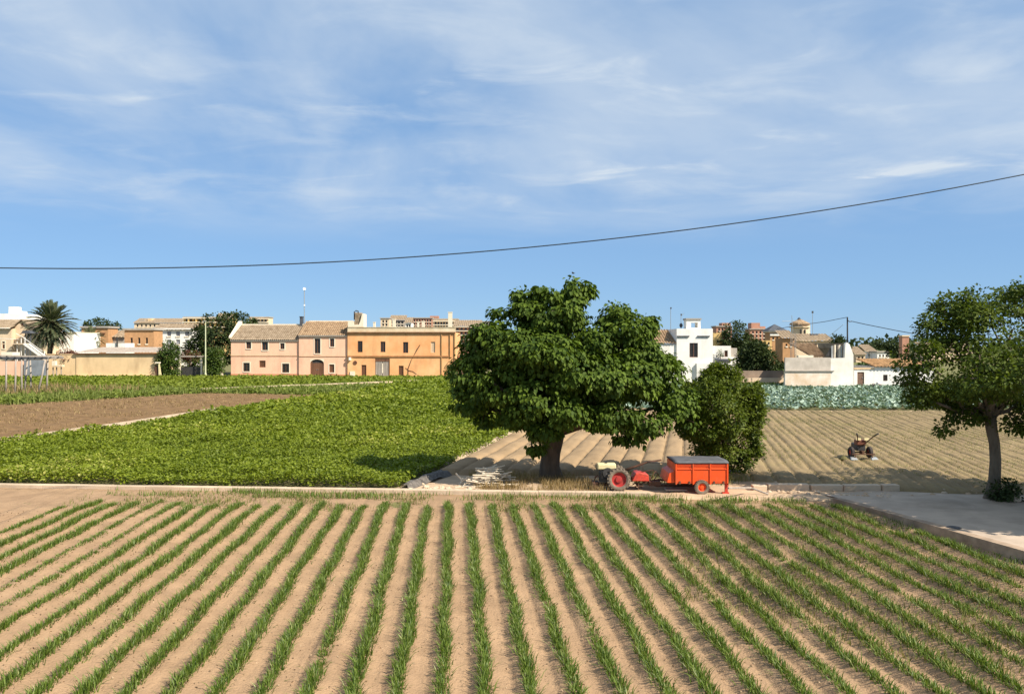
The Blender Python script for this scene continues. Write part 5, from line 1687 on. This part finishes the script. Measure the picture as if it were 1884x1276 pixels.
r_ = block('brick_house', 'flat roofed orange brick house with recessed doorway behind small palm', 150, 199, 603, 170, 10, M_brick, None, 'flat')
add(r_, 'porch', M_glass, 170, 176, 183, 614, 632, -.05, -.01); add(r_, 'lintel', M_wood, 170, 169, 194, 612, 614, -.35, -.01); add(r_, 'jamb', M_trim, 170, 183.3, 185, 614, 633, -.2, -.01)
r_ = block('grey_roof_house', 'low grey roofed house between the two brick houses', 199.5, 230, 620, 172, 8, M_grey, None, 'tile')
r_ = block('white_shed', 'little white shed above the long shed roof', 195, 230, 631, 160, 4, M_white, None, None)
add(r_, 'dark_pipe', M_dkmetal, 160, 215.5, 217.5, 620, 640, -.3, -.1)
block('brick_house', 'orange brick house with three narrow windows beside the white block', 229, 283, 607, 165, 12, M_brick, (3, 1, 621, 5, 6), 'flat', wpx=4.2, hpx=11)
r_ = block('white_apartments', 'white building with two rows of grey windows above the hedge', 283.5, 355, 607, 180, 11, M_white, (4, 3, 609.5, 15, 3), 'tile', wpx=7.5, hpx=8.5, pm=mat('grey_pane', (.26, .26, .28), .2, 1.5, .3, 0))
add(r_, 'cornice', M_white, 180, 282.5, 356, 603.5, 606, -.6, -.01)
r_ = block('town_block', 'long far brown roofed town block left of the yellow terrace building', 247, 345, 594, 340, 16, M_beige, (12, 3, 596.5, 8, 2), 'tile')
add(r_, 'roof_house', M_grey, 340, 252, 262, 588, 594, 2, 5); add(r_, 'stair_tower', M_sand, 340, 268, 275, 585, 594, 2, 5)
r_ = block('terrace_building', 'far ochre apartment building with white terraces above the dark trees', 338, 428, 584, 320, 16, M_ochre, (11, 3, 586, 9, 2), 'flat', wpx=4, hpx=5)
for yy in (584.5, 592, 601):
    add(r_, 'balcony', M_trim, 320, 338, 428, yy, yy + 1.6, -1.6, -.02)
for px in (348, 362, 378, 396, 412):
    add(r_, 'pier', M_ochre, 320, px, px + 2, 586.2, 602, -1.5, -.05)
add(r_, 'penthouse', M_beige, 320, 398, 424, 575.5, 582.5, 2, 5)
r_ = block('terrace_building', 'far cream apartment tower seen above the low pink roof', 458, 494, 584, 320, 14, M_beige, (5, 2, 587, 7, 2), 'flat', wpx=4, hpx=4)
add(r_, 'balcony', M_trim, 320, 457, 495, 586, 587.2, -1.4, -.02); add(r_, 'balcony', M_trim, 320, 457, 495, 592.5, 593.7, -1.4, -.02)
r_ = block('town_block', 'far pale narrow block just above the orange house parapet', 700, 716, 586, 300, 12, M_beige, (2, 3, 589, 6, 2), 'flat')
r_ = block('town_block', 'far grey blue block with sloping roof above orange house', 717, 745, 589, 310, 12, M_grey, (4, 3, 591, 5, 2), 'tile')
r_ = block('town_block', 'far small white block behind the orange house terrace', 746, 757, 594, 280, 10, M_white, (2, 2, 597, 5, 1), 'tile')
r_ = block('town_block', 'far salmon apartment block behind the orange house terrace', 758, 796, 585.5, 300, 14, M_redbrick, (7, 3, 588, 6, 2), 'flat', wpx=3, hpx=3.5)
add(r_, 'roof_house', M_redbrick, 300, 790, 806, 580.5, 585, 2, 5)
r_ = block('town_block', 'far pale terrace block beside the tall cream parapet post', 797, 842, 587.5, 290, 14, M_beige, (8, 2, 592, 6, 2), 'flat')
for yy in (590, 597, 604):
    add(r_, 'balcony', M_trim, 290, 797, 842, yy, yy + 1.4, -1.4, -.02)
r_ = block('town_block', 'far reddish terraced block between orange house and fig tree', 836, 885, 600, 260, 14, M_redbrick, (6, 5, 603, 7.5, 2), 'tile', wpx=4, hpx=4)
for yy in (601, 608, 616, 624, 632):
    add(r_, 'balcony', M_trim, 260, 835, 886, yy, yy + 1.2, -1.4, -.02)
r_ = block('town_block', 'far grey block low behind the fig tree crown', 855, 900, 592, 330, 14, M_grey, (6, 2, 595, 7, 2), 'flat')

r_ = block('brick_tower', 'far red brick tower beside the dark pine on the skyline', 1318, 1347, 601, 260, 12, M_redbrick, (4, 5, 604, 7, 2), 'flat')
add(r_, 'lift_house', M_redbrick, 260, 1330, 1346, 593.5, 600, 1, 5)
r_ = block('ochre_house', 'pale ochre house with small window right beside the white tower', 1312.5, 1329, 612, 150, 8, M_ochre, (1, 1, 625, 5, 3), None)
r_ = block('brick_tower', 'far stepped red brick tower between pine and slate roof', 1380, 1418, 606, 270, 14, M_redbrick, (5, 4, 609, 7, 2), 'flat')
add(r_, 'lift_house', M_redbrick, 270, 1384, 1400, 593.5, 605.3, 1, 5); add(r_, 'upper_floor', M_redbrick, 270, 1400.3, 1410, 600, 605.3, 1, 5)
block('ochre_house', 'ochre yellow house low between the pine and slate roof', 1395, 1420, 626, 190, 9, M_ochre, (3, 1, 629, 6, 2), None)
r_ = block('slate_roof_house', 'brick villa with dark slate hip roof and white band', 1417, 1443, 611, 200, 6, M_brick, (3, 1, 620, 8, 2), 'hip')
add(r_, 'white_band', M_white, 200, 1416.5, 1443.5, 613, 617.5, -.3, -.01)
# round-topped cream tower
D = 230
tw = thing('domed_tower', 'cream tower with small dome and finial on the skyline', 'tower', (wx(1476, D), D, 0))
b = MB().lathe((wx(1477, D), D + 2.5, 0), (0, 0, 1), [(0, 2.5), (wz(602, D), 2.5), (wz(602, D), 3.0), (wz(600.5, D), 3.0), (wz(600.5, D), 2.4), (wz(597, D), 2.4)], 8)
b.build('wall', M_beige, tw)
MB().lathe((wx(1477, D), D + 2.5, wz(597, D)), (0, 0, 1), [(0, 2.9), (.5, 2.7), (1.0, 1.6), (1.4, .9), (1.6, .0)], 12).build('dome', M_tile, tw)
MB().lathe((wx(1476, D), D + 2.5, wz(590, D)), (0, 0, 1), [(-.6, .1), (0, .5), (.5, .55), (.9, .3), (1.1, 0)], 8).build('finial', M_slate, tw)
MB().box(wx(1487, D), wx(1493, D), D + 1, D + 4, 0, wz(597, D)).build('side_turret', M_trim, tw)
for px in (1473.5, 1481):
    MB().box(wx(px - 1.2, D), wx(px + 1.2, D), D - .12, D + .4, wz(616, D), wz(606, D)).build('window', M_glass, tw)
an2 = thing('roof_aerial', 'thin aerial above the cream domed tower', 'antenna', (wx(1495, 225), 225, wz(598, 225)))
MB().tube([(wx(1495, 225), 225, wz(620, 225)), (wx(1495, 225), 225, wz(573, 225))], .07, 5).build('mast', M_metal, an2)
MB().box(wx(1494, 225), wx(1496.5, 225), 224.9, 225.3, wz(576, 225), wz(572, 225)).build('head', M_slate, an2)
r_ = block('long_house', 'long beige house with low tiled roof behind the barn', 1462, 1530, 627, 165, 14, M_beige, (6, 1, 632, 6, 3), 'tile')
add(r_, 'dormer', M_slate, 165, 1502, 1516, 613.5, 617, 3, 6)
block('brick_house', 'reddish low house front beneath the long beige house', 1440, 1462, 622, 150, 9, M_brick, (2, 1, 632, 6, 3), 'tile')
block('white_cottage', 'far white cottage with dark roof between barn and chimney', 1594, 1612, 647, 240, 8, M_white, (2, 1, 651, 5, 2), 'tile')
block('white_cottage', 'far white cottage with grey front beside the brick chimney', 1614, 1636, 648, 235, 8, M_white, (3, 1, 652, 5, 2), 'flat')
block('white_cottage', 'far pale house glimpsed through the shade tree leaves', 1700, 1790, 643, 230, 9, M_beige, (6, 1, 650, 5, 2), 'tile')
block('white_cottage', 'far low pale house in line with the barn gable', 1575, 1592, 652, 220, 8, M_beige, (2, 1, 655, 4, 2), 'tile')

# trees of the town and gardens
bush('dark_pine', 'big dark pine rising behind the garden gate and lamp post', 405, 650, 133, 100, 110, L_dark, 620, .42, 'tree', lobes=[(wx(402, 133), 133, 6.5, 3.6, 3, 3.0), (wx(432, 133), 134, 7.4, 2.8, 2.6, 2.4), (wx(380, 133), 133, 5.0, 2.6, 2.4, 2.6), (wx(445, 133), 135, 6.2, 2.2, 2.4, 2.4), (wx(372, 133), 132, 3.4, 2.2, 2, 2.0), (wx(415, 133), 132, 3.6, 3.6, 2.2, 2.8)], twigs=20, nl=16)
bush('dark_tree', 'dark round tree above the roof of the palm side brick house', 181, 605, 195, 46, 40, L_dark, 190, .5, 'tree', lobes=[(wx(181, 195), 195, 8.6, 2.9, 2.5, 2.2), (wx(164, 195), 195, 8.3, 1.4, 1.2, 1.0), (wx(190, 195), 195, 7.4, 2.6, 2, 2.2)], nl=14)
bush('dark_tree', 'ragged dark tree between the two brick houses', 209, 625, 185, 28, 40, L_dark, 110, .5, 'tree', lobes=[(wx(207, 185), 185, 6.6, 1.9, 1.8, 2.0), (wx(213, 185), 185, 8.4, .9, .9, 1.4), (wx(216, 185), 185, 6.4, 1.3, 1.2, 1.2)], nl=12)
bush('round_bush', 'big round dark green bush between white house and barn', 1390, 683, 96, 62, 60, L_dark, 420, .3, 'tree', lobes=[(wx(1392, 96), 96, 2.9, 1.9, 1.7, 2.0), (wx(1372, 96), 96, 2.3, 1.1, 1.2, 1.3), (wx(1408, 96), 96, 2.6, 1.0, 1.2, 1.4), (wx(1388, 96), 95.6, 3.8, 1.3, 1.2, 1.1)], nl=14)
bush('dark_pine', 'dark pine standing beside the red brick tower', 1352, 640, 150, 46, 50, L_dark, 300, .4, 'tree', lobes=[(wx(1352, 150), 150, 6.4, 2.1, 2, 2.4), (wx(1341, 150), 150, 5.4, 1.8, 1.6, 1.8), (wx(1366, 150), 150, 5.0, 1.9, 1.6, 1.8), (wx(1380, 150), 150, 4.2, 1.8, 1.6, 1.6)], nl=14)
bush('dark_pine', 'dark tree filling the gap below the stepped brick tower', 1385, 640, 158, 30, 34, L_dark, 120, .4, 'tree')
bush('green_hedge', 'low dark green hedge behind the field wall and barn', 1437, 665, 98, 44, 26, L_dark, 160, .3, 'hedge', z0=.6, depth=.9)
bush('dark_tree', 'small dark tree top poking up left of the utility pole', 1542, 640, 130, 24, 26, L_dark, 90, .35, 'tree', lobes=[(wx(1542, 130), 130, 5.2, .95, .9, .8), (wx(1545, 130), 130, 4.4, 1.4, 1.0, .8)])
bush('green_hedge', 'green garden hedge seen over the low yard wall', 1592, 672, 96, 44, 34, L_hedge, 130, .3, 'hedge', z0=.3, depth=1.0)
bush('dark_tree', 'far dark tree clump above the white cottages', 1612, 650, 260, 52, 22, L_dark, 120, .6, 'tree', lobes=[(wx(1605, 260), 260, 4.3, 2.6, 2, .9), (wx(1625, 260), 260, 4.5, 2.2, 2, 1.1), (wx(1590, 260), 260, 4.0, 1.6, 1.5, .7)])
bush('dark_tree', 'dark small palm-like tree left of the brick chimney', 1650, 660, 125, 30, 40, L_dark, 110, .35, 'tree', lobes=[(wx(1642, 125), 125, 4.6, .8, .8, .9), (wx(1652, 125), 125, 3.6, 1.4, 1.2, 1.2)])
bush('green_hedge', 'hedge clump hiding the base of the round bush', 1432, 690, 95.5, 24, 26, L_hedge, 60, .26, 'hedge')
# woods that close the view far off
P, n_ = [], 5200
xx = rng.uniform(-420, 460, n_); yy = rng.uniform(430, 640, n_)
hh = rng.uniform(0, 6.5, n_) * (.5 + vnoise(xx * .02, yy * .0, 3))
v = leaves(np.stack([xx, yy, hh], 1), rand_dir(n_), rand_dir(n_) + np.array([0, -.6, .6]), rng.uniform(2.2, 4.2, n_))
stuff('far_woods', [v], L_dark, 'low belt of dark trees closing the plain far behind the town', 'woods')

# ------------------------------------------------------------------ crops and weeds
# near field rows: each row its own object
ORD = ['', 'first', 'second', 'third', 'fourth', 'fifth', 'sixth', 'seventh', 'eighth', 'ninth', 'tenth', 'eleventh', 'twelfth', 'thirteenth', 'fourteenth', 'fifteenth', 'sixteenth', 'seventeenth', 'eighteenth', 'nineteenth', 'twentieth']
ORD += ['twenty-' + w_ for w_ in ORD[1:10]] + ['thirtieth'] + ['thirty-' + w_ for w_ in ORD[1:10]]
for i in range(-24, 22):
    x_at = lambda y: RX0 + i * ROW + RSL * (y - RY0)
    yy = np.arange(8.6, 24.2, .036)
    end = 23.35 + .3 * math.sin(i * 1.7) + (.5 if i < -12 else 0)
    yy = yy[yy < end]
    x = x_at(yy)
    k = (np.abs(x) < yy * .64 + .6) & (x < wall_x(yy) - .35)
    if i < -17:
        k &= yy < 23.4 - (-17 - i) * .25
    yy, x = yy[k], x[k]
    if len(yy) < 130:
        continue
    vig = .45 + .55 * vnoise(yy * 1.1 + i * 7.3, np.full(len(yy), i * 3.1), 12) + .40 * vnoise(yy * 4.3 + i * 2.3, np.full(len(yy), i * 1.7), 13)
    gapn = vnoise(yy * .8, np.full(len(yy), i * 5.7 + .5), 60)
    vig *= np.clip((gapn - .02) / .12, .6, 1)
    x = x + .02 * np.sin(yy * 2.1 + i) + .05 * (vnoise(yy * .9, np.full(len(yy), i * 2.9), 71) - .5)
    if i in (-13, -14, -18, -19):
        vig *= .55
    if i > 12:
        vig *= .75 + .4 * vnoise(yy * .5 + i * 3, np.full(len(yy), i * 1.3), 44)
    k = rng.random(len(yy)) < vig * 1.5
    yy, x, vig = yy[k], x[k], vig[k]
    nb_ = 13
    n = len(yy) * nb_
    bxp = np.repeat(x, nb_) + rng.normal(0, .048, n)
    byp = np.repeat(yy, nb_) + rng.uniform(-.03, .03, n)
    vg = np.repeat(vig, nb_)
    P = np.stack([bxp, byp, near_z(bxp, byp) - .01], 1)
    h = rng.uniform(.05, .185, n) * vg
    ln = rng.normal(0, .058, (n, 2)) * vg[:, None] + np.stack([(bxp - np.repeat(x, nb_)) * .6, np.zeros(n)], 1)
    V, Fc, T = blades(P, h, rng.uniform(.010, .019, n), ln)
    loc = np.array([x.mean(), yy.min(), 0.0])
    o = link('crop_row', mesh_np(V - loc, Fc, T), L_crop, None, loc)
    lab = 'grassy green crop row that looks vertical, the only one not slanting' if i == 0 else 'slanting grassy crop row, %s to the %s of the one that looks vertical' % (ORD[abs(i)], 'left' if i < 0 else 'right')
    tag(o, lab, 'crop row', 'rows of grassy crop in the near field')


def grass(name, poly, dens, hmin, hmax, wd, m, label, zf=None, lean=.06, clump=None, z0=0.0):
    x, y = scatter(poly, dens)
    if clump:
        k = vnoise(x * clump[0], y * clump[0], 77) > clump[1] * (.4 + 1.2 * rng.random(len(x)))
        x, y = x[k], y[k]
    n = len(x)
    z = zf(x, y) if zf else np.full(n, z0)
    P = np.stack([x, y, z], 1)
    h = rng.uniform(hmin, hmax, n)
    return stuff(name, [blades(P, h, rng.uniform(.6, 1.3, n) * wd, rng.normal(0, 1, (n, 2)) * lean * (h / hmax)[:, None])], m, label, 'grass')


grass('weed_strip', [(-13, 23.2), (-13, 25.2), (3.5, 24.0), (8.8, 23.7), (9.6, 22.7), (4, 22.4), (-8, 22.7)], 300, .04, .15, .016, L_weed, 'weedy green verge along the front of the concrete kerb', near_z, .07, (1.0, .5))
grass('weed_strip', [(-12.5, 24.9), (-12.5, 25.8), (4.0, 24.6), (8.6, 24.0), (8.6, 23.5), (3.5, 23.75), (-6, 24.4)], 420, .05, .20, .016, L_crop, 'greener tufts at the foot of the concrete kerb', near_z, .07, (1.1, .42))
grass('between_row_weeds', [(3.2, 15), (4.6, 22.9), (9.2, 22.9), (10.9, 15.6), (12.4, 9), (7, 11)], 210, .04, .15, .014, L_weed, 'thin yellowish weeds between the crop rows near the drive', near_z, .06, (.9, .42))
grass('wall_foot_grass', [(9.0, 23.4), (9.35, 23.5), (13.2, 6.8), (12.4, 6.8)], 230, .04, .14, .015, L_crop, 'grass growing along the foot of the retaining wall', near_z, .07, (1.0, .3))
grass('dry_grass', [(-1.2, 25.2), (3.0, 25.0), (3.2, 27.6), (1.5, 28.2), (-1.5, 28.2)], 480, .06, .32, .014, L_dry, 'dry straw coloured grass around the fig trunk and tractor', None, .10, (1.4, .38), .05)
grass('dry_grass_tufts', [(4.0, 26.4), (7.8, 26.3), (8.4, 27.4), (4.0, 28.2)], 260, .06, .34, .014, L_weed, 'mixed weeds growing behind the orange trailer', None, .10, (1.2, .4), .05)
grass('verge_grass', LEFTG, 34, .15, .75, .07, leaf_mat('verge_blade', (.11, .15, .025), (.24, .26, .07), .3, .6, .2), 'tall grey green weeds around the wooden trellis', None, .2, (.25, .18))
grass('verge_seed_heads', [(-44, 68), (-36, 76), (-33, 82), (-52, 83)], 14, .5, 1.1, .07, L_dry, 'pale seeding grasses near the trellis', None, .22, (.35, .5))
grass('fallow_weeds', BROWN, 14, .06, .22, .035, L_dry, 'sparse dry weeds on the brown fallow field', None, .12, (.5, .45), .08)
grass('field_margin', [(8, 89.6), (78, 88.6), (78, 92), (14, 92.5)], 60, .15, .6, .08, L_hedge, 'green margin of weeds between cabbages and barn', None, .2)
grass('plough_sprouts', [(7, 28), (12, 26.5), (26, 24.5), (40, 40), (40, 55.5), (12, 55.5)], 55, .02, .07, .02, L_weed, 'thin sprouts scattered over the ploughed field', None, .06, (.3, .35), .10)


def carpet(poly, dens, size, h0, h1, tilt=.8, fall=None):
    x, y = scatter(poly, dens)
    if fall is not None:
        k = rng.random(len(x)) < fall(x, y)
        x, y = x[k], y[k]
    n = len(x)
    hmap = .5 + .75 * vnoise(x * .9, y * .9, 18) * (.5 + 1.0 * vnoise(x * 2.3, y * 2.3, 19)) + .25 * vnoise(x * .25, y * .18, 20)
    z = (h0 + (h1 - h0) * rng.random(n) ** .55) * np.clip(hmap, .3, 1.4)
    ax = rng.normal(0, 1, (n, 3)); ax[:, 2] = rng.normal(.05, .45, n)
    nm = rng.normal(0, tilt, (n, 3)); nm[:, 2] = 1.0
    ti = np.clip(.6 * rng.random(n) + .45 * vnoise(x * .35, y * .25, 33) + .12 * (z / h1 - .5), 0, 1)
    return leaves(np.stack([x, y, z], 1), ax, nm, size * rng.uniform(.7, 1.3, n), False, ti)


nearb = lambda a, b_: (lambda x, y: ((y >= a) & (y < b_)).astype(float))
stuff('bean_plants', [carpet(BEAN, 520, .10, .10, .42, .8, nearb(0, 36)), carpet(BEAN, 260, .135, .12, .46, .75, nearb(36, 50)), carpet(BEAN, 95, .22, .14, .48, .7, nearb(50, 70)), carpet(BEAN, 40, .32, .16, .5, .65, nearb(70, 200))],
      L_bean, 'dense yellow green bean field filling the ground left of the fig tree', 'crop')
stuff('far_crop', [carpet(FARF, 34, .32, .06, .26, .6)], L_far, 'even green crop carpet in front of the pink and orange houses', 'crop')
stuff('verge_leaves', [carpet(LEFTG, 16, .34, .05, .35, .7)], leaf_mat('verge_leaf', (.11, .15, .02), (.20, .24, .045), .3, .6, .2), 'green ground cover round the wooden trellis', 'ground cover')
# cabbages: rosettes of broad blue-green leaves
x, y = scatter(CAB, 4.2)
n = len(x)
nl = 7
a = rng.uniform(0, 6.28, (n, nl))
el_ = rng.uniform(.15, 1.1, (n, nl))
ax = np.stack([np.cos(a) * np.cos(el_), np.sin(a) * np.cos(el_), np.sin(el_)], -1).reshape(-1, 3)
nm = np.tile([0, 0, 1.0], (n * nl, 1)) - ax * .2 + rng.normal(0, .2, (n * nl, 3))
P = np.repeat(np.stack([x, y, np.full(n, .10)], 1), nl, 0)
stuff('cabbages', [leaves(P, ax, nm, rng.uniform(.26, .44, n * nl), False)], L_cab, 'blue green cabbage field in front of the white barn', 'crop')

# crumbs of earth and dry bits on the near field's soil
x, y = scatter([(-16, 22.8), (9, 22.8), (12, 9), (-8, 8.8)], 55)
n = len(x)
P = np.stack([x, y, near_z(x, y) + .004], 1)
nm = rng.normal(0, .5, (n, 3)); nm[:, 2] = 1
stuff('soil_crumbs', [leaves(P, rand_dir(n) * np.array([1, 1, .5]), nm, rng.uniform(.015, .05, n) ** 1.0)], leaf_mat('soil_crumb', (.10, .065, .035), (.40, .29, .18), 0.0, .95, .1), 'crumbs of earth and dry bits on the crop field', 'soil')
